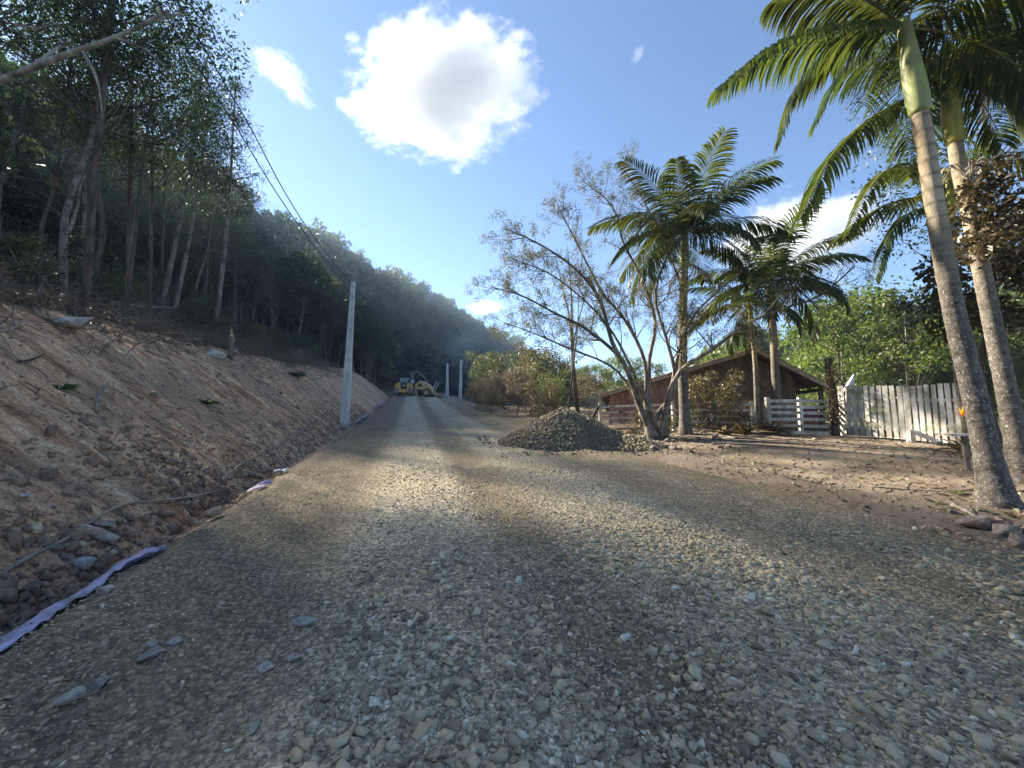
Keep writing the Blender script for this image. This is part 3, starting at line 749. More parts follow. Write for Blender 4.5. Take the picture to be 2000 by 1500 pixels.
trunk_tree('forest_tree', 'thin pale straight trunk on the bank, right of the two pale ones', 'tree', (168, 528), [(182, 470), (205, 390), (226, 325)], 0.075, 'bark_pale', CR_F[1], 0.8, (0.5, 1.0, 3.0))
trunk_tree('forest_tree', 'dark trunk slanting to the right at the left edge of the forest', 'tree', (18, 470), [(55, 410), (90, 365), (120, 335)], 0.09, 'bark_dark', CR_F[0], 0.9, (0.6, 1.0, 3.0))
trunk_tree('forest_tree', 'slender dark trunk between the pale trunks and the pines', 'tree', (258, 535), [(275, 470), (290, 410), (300, 360)], 0.06, 'bark_dark', CR_F[1], 0.7, (0.3, 0.5, 2.5))
trunk_tree('forest_tree', 'brown forked trunk just left of the pines', 'tree', (308, 560), [(318, 500), (330, 440), (345, 390)], 0.07, 'bark_grey', CR_F[0], 0.7, (0.5, 0.5, 2.2))
def pine_at(label, base, top, proto, Hp=12.0):
    p0 = gpos(*base); tp = at(top[0], top[1], p0.y); v = tp - p0
    t_ = thing('pine_tree', label, 'pine tree', p0, 0, 'pines at the edge of the forest', v.length / Hp)
    t_.rotation_mode = 'QUATERNION'; t_.rotation_quaternion = Vector((0, 0, 1)).rotation_difference(v.normalized())
    for nm, me in zip(('trunk', 'crown'), proto): obj(nm, me, t_)
pine_at('tall pine with sparse crown standing out against the sky, rightmost of the pines', (27.1, -11.5), (458, 165), PINE[0])
pine_at('tall thin pine just left of the rightmost pine', (24.6, -12.4), (410, 175), PINE[1])
pine_at('pine with bare lower trunk behind the two front pines', (27.0, -14.2), (395, 130), PINE[0])
# leaning pale limb crossing the upper left corner
t_ = thing('leaning_tree', 'pale leaning trunk crossing the dark foliage in the upper left corner', 'tree', gpos(3.5, -11.5))
P = [t_.location - Vector((0, 0, .3))] + [at(a, b_, 7.6) for a, b_ in ((-420, 470), (-260, 300), (-120, 215), (0, 158), (120, 110), (238, 68), (330, 20))]
P = spline([p - t_.location for p in P], 26)
b = B(); b.tube(P, [0.10 * (1 - 0.8 * i / 25) + 0.008 for i in range(26)], 8)
for j, (dx, dy, dz) in ((19, (0.25, 0.3, -1.3)), (21, (0.9, 0.4, -0.5)), (16, (0.2, 0.5, 1.2)), (23, (0.5, 0.6, 0.9))):
    a = Vector(P[j]); e = a + Vector((dx, dy, dz)); b.tube(spline([a, (a + e) / 2 + Vector((.1, 0, .1)), e], 6), [.04, .034, .028, .02, .014, .006], 5, False)
b.build('trunk', MT['bark_pale'], t_, True)
o = obj('crown', CR_F[1], t_); o.location = Vector(P[-1]) + Vector((-1.8, 1.2, 1.6)); o.scale = (.62, .62, .6)

for i, (s, u, k, sc) in enumerate([(9.5, -10.6, 2, 1.0), (12.2, -10.2, 0, 1.08), (14.6, -9.6, 2, 1.05), (15.8, -11.0, 0, 1.0), (17.6, -10.4, 2, .82), (18.6, -12.2, 1, 1.05), (21.5, -12.6, 2, 1.0), (7.0, -9.8, 0, 1.05), (15.5, -14.5, 0, 1.1), (33.5, -15, 2, .95), (21.2, -11.6, 2, .84), (24.5, -16.5, 0, .95)]):
    plant('forest_tree', 'tall tree on the rim of the bank, %s of the front row from the left' % ('second', 'third', 'fourth', 'fifth', 'sixth', 'seventh', 'eighth', 'first', 'ninth', 'tenth', 'eleventh', 'twelfth')[i], 'tree', NEAR[k], gpos(s, u), sc, i * 1.3, 'front row of forest trees', (0, 0))
rs = np.random.RandomState(11)
near_label = 'tall leafy tree of the dense shaded forest above the cut bank'
cnt = 0
for s in np.arange(4, 64, 3.1):
    for u in (-11.2, -14.5, -18.5, -23.5):
        a = s + rs.uniform(-1.2, 1.2); q = u + rs.uniform(-1.1, 1.1)
        if rs.rand() < 0.12 or (u > -12 and 9 < a < 24) or (u > -16 and rs.rand() < 0.35): continue
        if rs.rand() < (0.45 if u > -15 else 0.6) * (0.8 if 26 < a < 46 else 1): continue
        if 48 < a < 58 and rs.rand() < 0.5: continue
        if u > -16 and 20 < a < 27: continue
        k = rs.randint(4)
        sc = rs.uniform(0.7, 1.05) * (1.0 if a < 30 else 0.8)
        plant('forest_tree', near_label, 'tree', NEAR[k], gpos(a, q), sc, group='trees of the dense shaded forest', tilt=(rs.normal(0, .05), rs.normal(0, .05)))
        cnt += 1
for i in range(46):
    a = rs.uniform(7, 50); q = rs.uniform(-26, -18)
    plant('understory_tree', 'small dense tree filling the dark forest behind the front trunks', 'tree', MID[rs.choice([0, 1, 3])], gpos(a, q), rs.uniform(.42, .62), group='small trees inside the forest')
# hillside trees, further up and further along
hill = []
for s in np.arange(6, 420, 6.0):
    for d in np.arange(24, 100, 5.6):
        a = s + rs.uniform(-2.2, 2.2); dd = d + rs.uniform(-2.2, 2.2)
        u = float(np.interp(a, FS, FU)) - dd * (1 + 0.35 * (a > 120))
        x, y = to_xy(a, u)
        hill.append((float(x), float(y)))
for s in np.arange(64, 420, 4.6):
    for d in np.arange(4, 24, 4.8):
        a = s + rs.uniform(-2, 2); u = float(np.interp(a, FS, FU)) - d * (1 + 0.35 * (a > 120)) + rs.uniform(-1.5, 1.5)
        x, y = to_xy(a, u); hill.append((float(x), float(y)))
near_h, far_h = [], []
for x, y in hill:
    p = Vector((x, y, gz(x, y))); px, py = pix(p + Vector((0, 0, 6)))
    if px < -700 or px > 1500 or y < 5: continue
    d = p.length
    (near_h if d < 95 and px > -200 else far_h).append((d, p))
near_h.sort(key=lambda q: q[0])
for d, p in near_h[:230]:
    k = rs.randint(4); plant('hillside_tree', 'leafy tree on the steep wooded slope beyond the near forest', 'tree', MID[k], p, rs.uniform(0.85, 1.35) * (0.72 if p.y < 55 else 1), group='trees on the wooded slope')
far_h += near_h[230:]
far_h = [(d, p) for d, p in far_h if not (p.y < 62 and p.z > 16 and rs.rand() < .6)]
FAR = []
for i, lm in enumerate(['leaf_forest', 'leaf_forest', 'leaf_olive', 'leaf_forest']):
    rr_ = np.random.RandomState(600 + i)
    cen = crown_centers(26, (0, 0, 6.2), (2.9, 2.9, 3.6), rr_, -0.9)
    V, F, v = blob_leaves(cen, 1.15 * rr_.uniform(.7, 1.25, 26), 44, 0.75, 0.42, rr_)
    FAR.append(newmesh('far_tree', V, F, MT[lm], False, {'v': ('FLOAT', v)}))
def gn_instances(name, pts, scales, protos, label, seed=0):
    """ONE stuff object: points carrying instances of the prototypes"""
    col = bpy.data.collections.new(name + '_source')
    for k, me in enumerate(protos): col.objects.link(bpy.data.objects.new('%s_source_%d' % (name, k), me))
    me = bpy.data.meshes.new(name); me.vertices.add(len(pts)); me.vertices.foreach_set('co', np.array(pts, np.float32).ravel())
    a = me.attributes.new('sc', 'FLOAT', 'POINT'); a.data.foreach_set('value', np.array(scales, np.float32))
    o = obj(name, me)
    ng = bpy.data.node_groups.new(name, 'GeometryNodeTree')
    ng.interface.new_socket('Geometry', in_out='INPUT', socket_type='NodeSocketGeometry'); ng.interface.new_socket('Geometry', in_out='OUTPUT', socket_type='NodeSocketGeometry')
    N = ng.nodes; L = ng.links
    gi = N.new('NodeGroupInput'); go = N.new('NodeGroupOutput'); ip = N.new('GeometryNodeInstanceOnPoints'); ci = N.new('GeometryNodeCollectionInfo')
    ci.inputs['Collection'].default_value = col; ci.inputs['Separate Children'].default_value = True; ci.inputs['Reset Children'].default_value = True
    rv = N.new('FunctionNodeRandomValue'); rv.data_type = 'FLOAT_VECTOR'; rv.inputs[0].default_value = (-0.08, -0.08, 0); rv.inputs[1].default_value = (0.08, 0.08, 6.28)
    na = N.new('GeometryNodeInputNamedAttribute'); na.data_type = 'FLOAT'; na.inputs['Name'].default_value = 'sc'
    L.new(gi.outputs[0], ip.inputs['Points']); L.new(ci.outputs[0], ip.inputs['Instance']); ip.inputs['Pick Instance'].default_value = True
    L.new(rv.outputs[0], ip.inputs['Rotation']); L.new(na.outputs[0], ip.inputs['Scale']); L.new(ip.outputs[0], go.inputs[0])
    md = o.modifiers.new('scatter', 'NODES'); md.node_group = ng
    return tag(o, label, kind='stuff')
gn_instances('forest', [tuple(p) for d, p in far_h], [0.6 + 1.3 * rs.rand() ** 1.6 for _ in far_h], FAR, 'dark green forest covering the ridge at the end of the valley')

# undergrowth at the forest edge
for s in np.arange(3, 62, 1.5):
    for u0 in (-11.2, -14.5):
        if rs.rand() < 0.25: continue
        a = s + rs.uniform(-.7, .7); k = rs.choice([0, 0, 1, 1, 2])
        plant('shrub', 'low dark shrub growing at the forest edge on top of the cut bank', 'shrub', SHRUB[k], gpos(a, u0 + rs.uniform(-1.2, .8)), rs.uniform(0.4, 0.95), group='shrubs at the forest edge')

# brush of broken branches on top of the bank
rs = np.random.RandomState(44)
b = B()
for i in range(4200):
    s = rs.uniform(2, 48); d_ = rs.normal(6.8, 1.0) if rs.rand() < .6 else rs.uniform(3.5, 13)
    u = -3.1 - d_; p = gpos(s, u)
    L = abs(rs.normal(0.75, .45)) + .2; an = rs.uniform(0, 6.28); el = rs.normal(0.25, .35)
    p.z += abs(rs.normal(0, .28)) * (1 if d_ > 5 else .2)
    dv = Vector((math.cos(an) * math.cos(el), math.sin(an) * math.cos(el), math.sin(el))) * L
    m_ = p + dv * .5 + Vector((rs.normal(0, .08), rs.normal(0, .08), rs.normal(0.04, .06))) * L
    r_ = rs.uniform(.004, .016)
    b.tube([p - Vector((0, 0, .05)), m_, p + dv], [r_, r_ * .8, r_ * .35], 3, False, rs.rand())
o = b.build('brush', MT['twig']); tag(o, 'tangle of broken brown branches along the top of the cut bank', kind='stuff')
rs_ = np.random.RandomState(45)
cen = []
for i in range(420):
    s = rs_.uniform(2, 46); cen.append(np.array(gpos(s, -3.1 - rs_.normal(7.2, 1.4))) + np.array([0, 0, .25]))
V, F, v = blob_leaves(np.array(cen), rs_.uniform(.25, .6, len(cen)), 60, .13, .045, rs_, .5, .6, .1)
o = obj('dead_foliage', newmesh('dead_foliage', V, F, MT['leaf_dry'], False, {'v': ('FLOAT', v * .5)})); tag(o, 'withered brown foliage lying over the top of the bank', kind='stuff')

# ------------------------------------------------------------------ things on the bank
def stick(name, label, pts, r, m, cat, lift=0.05, n=10, taper=0.6, group=None, pieces=None):
    P = [G(*p) + Vector((0, 0, lift)) if len(p) == 2 else G(p[0], p[1]) + Vector((0, 0, p[2])) for p in pts]
    o0 = P[0].copy()
    P = spline([p - o0 for p in P], n)
    b = B(); b.tube(P, [r * (1 - (1 - taper) * i / (n - 1)) * random.uniform(.9, 1.1) for i in range(n)], 8)
    for (j, v, rr) in (pieces or []):
        a = Vector(P[j]); b.tube([a, a + Vector(v) * .6, a + Vector(v)], [rr, rr * .7, rr * .3], 5)
    o = b.build(name, MT[m], None, True, o0)
    return tag(o, label, cat, group)
stick('fallen_log', 'pale fallen tree trunk lying across the top of the bank', [(215, 596), (285, 603, .12), (365, 606)], 0.085, 'deadwood', 'log', .1, pieces=[(6, (.1, .2, .45), .05), (4, (.5, .1, -.1), .03)])
stick('fallen_log', 'short pale log end behind the long fallen trunk', [(308, 590), (330, 600)], 0.09, 'deadwood', 'log', .15)
stick('cut_log', 'short thick log lying among stones at the foot of the bank', [(155, 1046), (192, 1056), (226, 1068)], 0.065, 'deadwood', 'log', .06, taper=.95)
stick('stick', 'dark stick lying on the bank under the two pale boulders', [(328, 672), (370, 676), (402, 676)], 0.035, 'bark_grey', 'stick')
stick('stick', 'brown stick on the bank below the middle of the slope', [(312, 896), (332, 904), (352, 912)], 0.035, 'bark_grey', 'stick')
stick('stick', 'thin pale stick at the left edge near the white boulder', [(0, 655), (30, 645), (55, 634)], 0.02, 'deadwood', 'stick')
stick('stick', 'dark stick at the left side of the red slope', [(35, 712), (60, 708), (86, 700)], 0.022, 'bark_dark', 'stick')
stick('stick', 'short log half buried near the road left of the pole', [(486, 932), (500, 935), (513, 938)], 0.06, 'bark_grey', 'stick')
stick('stick', 'long bent branch lying along the foot of the slope', [(305, 956), (345, 935), (385, 920), (425, 915)], 0.016, 'bark_grey', 'stick')
stick('stick', 'thin leaning branch above the white boulder', [(100, 500), (125, 520), (150, 545)], 0.02, 'deadwood', 'stick', .5)
stick('stick', 'reddish stick on the slope beside the concrete pole', [(605, 722), (620, 718), (632, 714)], 0.03, 'bark_dark', 'stick')
stick('broken_branch', 'short broken stub standing out of the middle of the red slope', [(188, 806), (193, 790, .18), (205, 778, .3)], 0.04, 'deadwood', 'stick', 0, 6)
stick('hose', 'long thin grey hose running along the foot of the bank', [(-60, 1165), (0, 1133), (60, 1098), (130, 1062), (200, 1012), (250, 992), (320, 985), (380, 975), (425, 960), (452, 930), (475, 908), (530, 882), (580, 848), (610, 832), (640, 818)], 0.018, 'hose', 'hose', .04, 70, 1.0)
for px, py, h, w, lab in ((585, 694, 0.9, .17, 'splintered pale tree stump standing alone left of the pole'), (450, 700, 1.3, .11, 'thin dark snapped trunk standing beside a white boulder'), (500, 652, .9, .13, 'orange splintered stump at the edge of the forest'), (527, 682, .5, .07, 'small white stump between the two splintered stumps')):
    p = G(px, py); t_ = thing('tree_stump', lab, 'stump', p, 0, 'stumps on the bank')
    b = B(); b.tube([(0, 0, -.2), (.01, 0, h * .5), (.03, .01, h * .72)], [w * 1.15, w, w * .95], 9)
    b.build('trunk', MT['bark_grey' if w < .12 else 'splinter'], t_, True)
    b = B()
    for k in range(9):
        an = k * .7; r_ = w * .6
        b.tube([(math.cos(an) * r_, math.sin(an) * r_, h * .6), (math.cos(an) * r_ * 1.1 + random.uniform(-.03, .06), math.sin(an) * r_ * 1.1, h * random.uniform(.8, 1.1))], [w * .33, .006], 4)
    b.build('splinters', MT['splinter'], t_)
for i, (px, py, sz, m, fl, lab) in enumerate([
    (145, 640, .75, 'rock_pale', .5, 'large white boulder on top of the bank at the left'),
    (420, 700, .75, 'rock_pale', .55, 'pale grey boulder at the top of the slope below the snapped trunk'),
    (460, 692, .5, 'rock_pale', .7, 'white rounded boulder beside the snapped trunk'),
    (375, 668, .8, 'rock', .35, 'flat reddish rock slab on the rim of the red slope'),
    (335, 657, .28, 'rock', .8, 'small rounded brown rock on the rim left of the flat slab'),
    (45, 975, .14, 'rock_pale', .5, 'small white stone low on the slope at the left edge'),
    (105, 995, .10, 'rock_pale', .5, 'tiny pale flat stone right of the small white stone'),
    (200, 1035, .28, 'rock', .6, 'broad brown rock behind the short thick log'),
    (165, 1112, .24, 'rock_pale', .9, 'pale dusty rock standing in the rubble at the foot of the bank'),
    (110, 1080, .20, 'rock', .7, 'brown rock in the rubble left of the short log'),
    (60, 1165, .22, 'rock', .7, 'brown rock at the left end of the rubble'),
    (125, 1092, .16, 'rock', .6, 'flat brown stone just below the hose among the rubble'),
    (205, 1158, .15, 'rock_pale', .7, 'whitish stone right at the purple cloth'),
    (415, 1010, .3, 'clod', .6, 'dark earth lump on the ditch edge halfway to the pole'),
    (320, 1012, .3, 'clod', .5, 'earth lump under the hose in the middle of the ditch')]):
    rock('boulder' if sz > .35 else 'rock', lab, px, py, sz * (1 if sz > .35 else .8), m, i + 2, fl, group='rocks on the bank')
# small rubble along the foot of the bank
rs = np.random.RandomState(55)
n = 22000
s_ = rs.uniform(2, 34, n); d_ = np.abs(rs.normal(0.0, 0.75, n)) + .05; d_ = np.where(rs.rand(n) < .35, rs.uniform(.2, 6.2, n), d_)
xx, yy = to_xy(s_, -3.1 - d_); kp = (np.abs(xx) < 1.4 * yy + .3) & (rs.rand(n) < .25 + 1.2 * np.clip(fbm(s_ * .8, d_ * .8, 3, 99) + .2, 0, 1))
xx, yy = xx[kp], yy[kp]
sz = np.clip(0.024 * np.exp(rs.normal(0, .6, len(xx))), .010, .15)
m_ = 2600; s2 = rs.uniform(2, 9, m_); d2 = np.abs(rs.normal(.2, .75, m_)) - .15; x2, y2 = to_xy(s2, -3.1 - d2); k2 = (np.abs(x2) < 1.4 * y2 + .3) & (d2 < 2.2) & (fbm(s2 * 1.3, d2 * 1.3, 2, 77) > -.06)
xx = np.concatenate([xx, x2[k2]]); yy = np.concatenate([yy, y2[k2]]); sz = np.concatenate([sz, np.clip(.055 * np.exp(rs.normal(0, .45, int(k2.sum()))), .02, .17)])
pp = np.stack([xx, yy, ground_h(xx, yy)], 1)
big = rs.rand(len(xx)) < 0.88
o = obj('rubble', stones_mesh('rubble', pp[big], sz[big], rs, .75, None, .7, 'clod', .2)); tag(o, 'brown earth clods and pebbles scattered along the foot of the bank', kind='stuff')
o = obj('pale_rubble', stones_mesh('pale_rubble', pp[~big], sz[~big] * .8, rs, .6, None, .5, 'stone', .2)); tag(o, 'small pale stones sprinkled over the red bank', kind='stuff')
# twigs on the slope
b = B()
for i in range(2200):
    s = rs.uniform(2.5, 30); u = -3.1 - rs.uniform(.2, 6); p = gpos(s, u); L = abs(rs.normal(.2, .15)) + .06; an = rs.uniform(0, 6.28)
    dx, dy = math.cos(an) * L, math.sin(an) * L; q = Vector((p.x + dx, p.y + dy, gz(p.x + dx, p.y + dy) + .02)); r_ = rs.uniform(.003, .009)
    b.tube([p + Vector((0, 0, .012)), (p + q) / 2 + Vector((0, 0, .03)), q], [r_, r_, r_ * .5], 3, False)
o = b.build('twigs', MT['twig']); tag(o, 'thin twigs littering the red slope', kind='stuff')
# small green plants on the slope
def tuft(name, label, cat, p, n, L, m, spread=.8, w=.02, group=None, up=.8):
    t_ = thing(name, label, cat, p, 0, group)
    rs = np.random.RandomState(int(abs(p.x * 100)) % 9999)
    an = rs.uniform(0, 6.28, n); d = np.stack([np.cos(an) * spread, np.sin(an) * spread, rs.uniform(.2, 1, n) * up], 1)
    pos = rs.normal(0, .05 * L, (n, 3)) ; pos[:, 2] = 0
    V, F = leaves(pos, d, L * rs.uniform(.6, 1.2, n), w, rs, .3, .25)
    obj('leaves', newmesh('leaves', V, F, MT[m], False, {'v': ('FLOAT', np.repeat(rs.rand(n), 4))}), t_)
    return t_
tuft('fern', 'small green plant growing in the middle of the red slope', 'plant', G(400, 790), 90, .38, 'fern', 1, .05)
tuft('fern', 'dark green plant low on the slope at the left', 'plant', G(120, 762), 60, .25, 'leaf_olive' if False else 'fern', 1, .04)
tuft('fern', 'green weed on the upper bank below the white boulder', 'plant', G(50, 598), 60, .35, 'fern', 1, .06)
tuft('fern', 'light green weed under the fallen log', 'plant', G(265, 622), 50, .3, 'fern', 1, .05)
tuft('weed', 'wilted grey green weeds hanging on the slope near the pole', 'plant', G(575, 735), 160, .8, 'leaf_olive', 1.1, .06)
for k, (px, py) in enumerate(((240, 505), (520, 640), (545, 660))):
    p = G(px, py) + Vector((0, 0, .3)); t_ = thing('tree_fern', ('tree fern spreading its fronds under the dark trees', 'bright fern at the forest edge above the stumps', 'low fern right of the bright fern')[k], 'fern', p, 0, 'ferns at the forest edge')
    for j in range(9):
        an = j * .7; L = .95
        rr = [Vector((math.cos(an) * L * q, math.sin(an) * L * q, .55 * q - .75 * q * q + (.5 if k == 0 else .1))) for q in np.linspace(0, 1, 16)]
        pos = np.array([tuple(r) for r in rr for _ in (0, 1)]); sd = np.array([-math.sin(an), math.cos(an), -.1])
        dr = np.array([sd if i % 2 else np.array([math.sin(an), -math.cos(an), -.1]) for i in range(32)])
        V, F = leaves(pos, dr, np.repeat(.26 * np.sin(np.linspace(.35, 3.0, 16)) + .03, 2), .075, np.random.RandomState(j), 0, .1)
        obj('frond', newmesh('frond', V, F, MT['fern'], False, {'v': ('FLOAT', np.full(len(V), .2 + .08 * j))}), t_)

# purple geotextile showing at the left edge of the road
def cloth(name, label, s0, s1, m, n=60, hgt=.17, off=0.0):
    ss_ = np.linspace(s0, s1, n); V = []; K = 7
    for s in ss_:
        e = -2.45 + .22 * float(fbm(np.array(s * .9), np.array(0.0), 4, 70)) - off
        f = math.sin(math.pi * (s - s0) / (s1 - s0)) ** .5 * (.65 + .7 * float(vnoise(np.array(s * 1.7), np.array(2.), 5)))
        for k in range(K):
            q = k / (K - 1)
            u = e + .10 - .29 * q * f - .03 * math.sin(s * 9 + k) - .05 * float(vnoise(np.array(s * 5.), np.array(q * 2.), 15)) * q
            z = float(zr(np.array(s))) + .02 + .03 * float(vnoise(np.array(s * 3.1), np.array(4.), 18)) + .010 * math.sin(s * 37 + q * 7) - hgt * 1.5 * q * q * f + .05 * math.sin(s * 7 + q * 3) * q * float(vnoise(np.array(s * 2.3), np.array(1.), 16)) * 2 + .02 * float(vnoise(np.array(s * 6), np.array(q * 3.), 6)) * 2
            x, y = to_xy(s, u); V.append((float(x), float(y), z))
    F = [(i * K + k, i * K + k + 1, (i + 1) * K + k + 1, (i + 1) * K + k) for i in range(n - 1) for k in range(K - 1)]
    o = obj(name, newmesh(name, np.array(V), F, MT[m], True)); md = o.modifiers.new('thick', 'SOLIDIFY'); md.thickness = .004
    return tag(o, label, 'cloth', 'road lining cloth')
cloth('lining_cloth', 'long purple cloth edge sticking out along the left side of the road', 2.2, 4.9, 'purple', 90)
cloth('lining_cloth', 'small whitish purple cloth scrap at the road edge, near of the two scraps', 7.5, 7.8, 'purple', 14, .07)
cloth('lining_cloth', 'small pale cloth scrap at the road edge, farther of the two scraps', 8.8, 9.05, 'fabric_white', 14, .07)
cloth('lining_cloth', 'crumpled whitish cloth at the road edge beyond the concrete pole', 22, 31, 'fabric_white', 60, .3, .3)
cloth('lining_cloth', 'crumpled whitish cloth at the road edge near the bulldozer', 36, 46, 'fabric_white', 60, .5, .5)

# ------------------------------------------------------------------ poles and wires
def pole(label, px, py, top, Y, w0=.36, w1=.20):
    p = at(px, py, Y); p.z = min(gz(p.x, p.y), p.z + .3); tp = at(top[0], top[1], Y) - p
    t_ = thing('utility_pole', label, 'pole', p, 0, 'concrete poles along the road')
    b = B()
    N = 10
    for i in range(N):
        a0 = i / N; a1 = (i + 1) / N
    # square tapered shaft with recessed flank
    V = []; n = 12
    for i in range(n + 1):
        q = i / n; c = tp * q - Vector((0, 0, .6 if i == 0 else 0)); w = (w0 + (w1 - w0) * q) / 2; h = w * .72; r = .12 * w
        for x, y in ((-w, -h), (-w * .45, -h), (-w * .38, -h + r), (w * .38, -h + r), (w * .45, -h), (w, -h), (w, h), (-w, h)): V.append(c + Vector((x, y, 0)))
    F = [(i * 8 + k, i * 8 + (k + 1) % 8, (i + 1) * 8 + (k + 1) % 8, (i + 1) * 8 + k) for i in range(n) for k in range(8)] + [tuple(n * 8 + k for k in range(8))]
    b.add(V, F); b.build('shaft', MT['concrete'], t_)
    b = B()
    for q in (.35, .6, .8): b.box(tp * q + Vector((0, -(w0 + (w1 - w0) * q) * .36, 0)), (.05, .03, .05))
    b.build('bolt_hole', MT['black'], t_)
    return p + tp
pole('near concrete utility pole standing at the foot of the bank', 673, 826, (690, 551), 21.0, .42, .20)
pA = pole('far concrete pole, left of the two beyond the road crest', 873, 795, (874, 710), 64, .5, .3)
pB = pole('far concrete pole, right of the two beside the wooden fence', 898, 798, (901, 703), 60, .5, .3)
def wire(label, pts, end):
    P = [at(*p) for p in pts] + [end]
    P = spline(P, 60); b = B(); b.tube(P, .011, 5)
    o = b.build('power_line', MT['wire'], None, True); tag(o, label, 'wire', 'overhead wires')
wire('overhead wire crossing the sky, the upper right of the two', [(150, -330, 3.4), (344, 0, 5.1), (480, 233, 7.0), (620, 472, 9.8), (765, 640, 18.5), (830, 693, 33)], pB)
wire('overhead wire crossing the sky, the lower left of the two', [(90, -340, 3.4), (304, 0, 5.1), (450, 230, 7.0), (604, 468, 9.8), (745, 640, 18.5), (815, 695, 33)], pA)

# ------------------------------------------------------------------ machines at the crest
def track(t_, x, L, w, r, m='steel'):
    b = B()
    n = 26; prof = []
    for i in range(n):
        q = i / n * 2 * math.pi; cx = math.cos(q); prof.append(((L / 2 - r) * (1 if cx > 0 else -1) * min(1, abs(cx) * 6) + r * cx, r + r * math.sin(q)))
    b.prism([(x, p[0], p[1]) for p in prof], (-w / 2, 0, 0), (w / 2, 0, 0)); o = b.build('track', MT['rubber'], t_)
    b = B()
    for i in range(n):
        a = prof[i]; c = prof[(i + 1) % n]; m_ = ((a[0] + c[0]) / 2, (a[1] + c[1]) / 2); an = math.atan2(c[1] - a[1], c[0] - a[0])
        b.box((x, m_[0], m_[1]), (w * 1.04, .10, .12), Matrix.Rotation(an, 3, 'X'))
    b.build('track_shoe', MT[m], o)
p = G(790, 779); p = at(790, 777, 57.5); p.z = gz(p.x, p.y)
d_ = thing('bulldozer', 'yellow bulldozer seen from behind at the crest of the road', 'bulldozer', p, math.radians(9))
track(d_, -.98, 3.2, .62, .45); track(d_, .98, 3.2, .62, .45)
b = B(); b.box((0, .1, .62), (1.35, 2.9, .5)); b.prism([(-.55, -1.5, .45), (.55, -1.5, .45), (.62, -1.5, .9), (-.62, -1.5, .9)], (0, 0, 0), (0, .5, 0)); b.build('hull', MT['yellow'], d_)
for sx in (-1, 1):
    b = B(); b.prism([(sx * .42, 0, .95), (sx * 1.28, 0, .95), (sx * 1.2, 0, 1.35), (sx * .95, 0, 1.75), (sx * .42, 0, 1.8)], (0, -1.4, 0), (0, .3, 0)); b.build('fender', MT['yellow'], d_)
b = B(); b.box((0, -1.25, 1.3), (.82, .5, 1.0)); g_ = b.build('grille', MT['black'], d_)
b = B(); b.box((0, -1.51, 1.38), (.34, .02, .11)); b.build('name_plate', MT['white_plain'], g_)
b = B()
for sx in (-1, 1):
    for y in (-.9, .6): b.box((sx * .72, y, 2.2), (.12, .12, 1.0))
b.box((0, -.15, 1.78), (1.5, 1.6, .1)); cb_ = b.build('cab', MT['black'], d_)
b = B(); b.box((0, -.93, 2.2), (1.2, .02, .72)); b.box((-.74, -.15, 2.2), (.02, 1.3, .72)); b.box((.74, -.15, 2.2), (.02, 1.3, .72)); b.build('window', MT['glass'], cb_)
b = B(); b.box((0, -.15, 2.78), (1.7, 1.9, .16)); b.box((0, -.15, 2.88), (1.4, 1.5, .06)); b.build('cab_roof', MT['black'], d_)
b = B(); b.box((0, 1.2, 1.25), (.9, 1.5, .7)); b.build('engine_hood', MT['yellow'], d_)
b = B()
for k in range(8):
    q = -.5 + k / 7; b.box((0, 2.55 - .35 * (q * q) * 2, .62 + q * 1.0), (3.3, .05, .16), Matrix.Rotation(q * .8, 3, 'X'))
b.build('blade', MT['tan_paint'], d_)
b = B(); b.beam((-1.4, .2, .5), (-1.4, 2.5, .5), .16, .2); b.beam((1.4, .2, .5), (1.4, 2.5, .5), .16, .2); b.build('push_arm', MT['yellow'], d_)
b = B(); b.tube([(.35, 1.2, 1.6), (.35, 1.2, 2.3)], .06, 8); b.build('exhaust', MT['black'], d_)

p = at(834, 778, 56.5); p.z = gz(p.x, p.y)
r_ = thing('road_roller', 'tan wheeled road roller tilted down beside the bulldozer', 'roller', p, math.radians(-8), None, 1, (0, math.radians(14)))
b = B(); b.prism([(-1.75, 0, .75), (-1.9, 0, 1.25), (-1.5, 0, 1.85), (-.2, 0, 1.8), (.6, 0, 1.25), (.9, 0, .8)], (0, -.75, 0), (0, .75, 0)); hd = b.build('engine_hood', MT['tan_paint'], r_)
b = B(); b.box((-1.0, -.2, 1.9), (.9, .9, .12)); b.build('hood_cover', MT['white_plain'], hd)
b = B(); b.box((-1.15, -.77, 1.35), (.5, .04, .4)); b.build('vent', MT['black'], hd)
for sx, y in ((0.1, -.85), (0.1, .85)):
    b = B(); b.tube([(sx, y - .2, .55), (sx, y - .16, .55), (sx, y + .16, .55), (sx, y + .2, .55)], [.45, .62, .62, .45], 20); w_ = b.build('tyre', MT['rubber'], r_, True)
    b = B(); b.tube([(sx, y - .23, .55), (sx, y + .23, .55)], .3, 14); b.build('rim', MT['tan_paint'], w_)
b = B(); b.box((1.2, 0, .75), (1.9, 1.0, .25)); b.beam((.8, -.8, .65), (2.7, -.8, .6), .12, .22); b.beam((.8, .8, .65), (2.7, .8, .6), .12, .22); b.build('frame', MT['tan_paint'], r_)
b = B(); b.tube([(2.2, -.75, .55), (2.2, .75, .55)], .52, 24); b.build('drum', MT['steel'], r_, True)
for y in (-.55, .55):
    b = B(); b.beam((.75, y, 1.2), (1.05, y, 2.45), .09, .09); b.build('canopy_post', MT['white_plain'], r_)
b = B(); b.box((1.15, 0, 2.5), (1.7, 1.5, .07), Matrix.Rotation(.2, 3, 'Y')); b.build('canopy', MT['black'], r_)
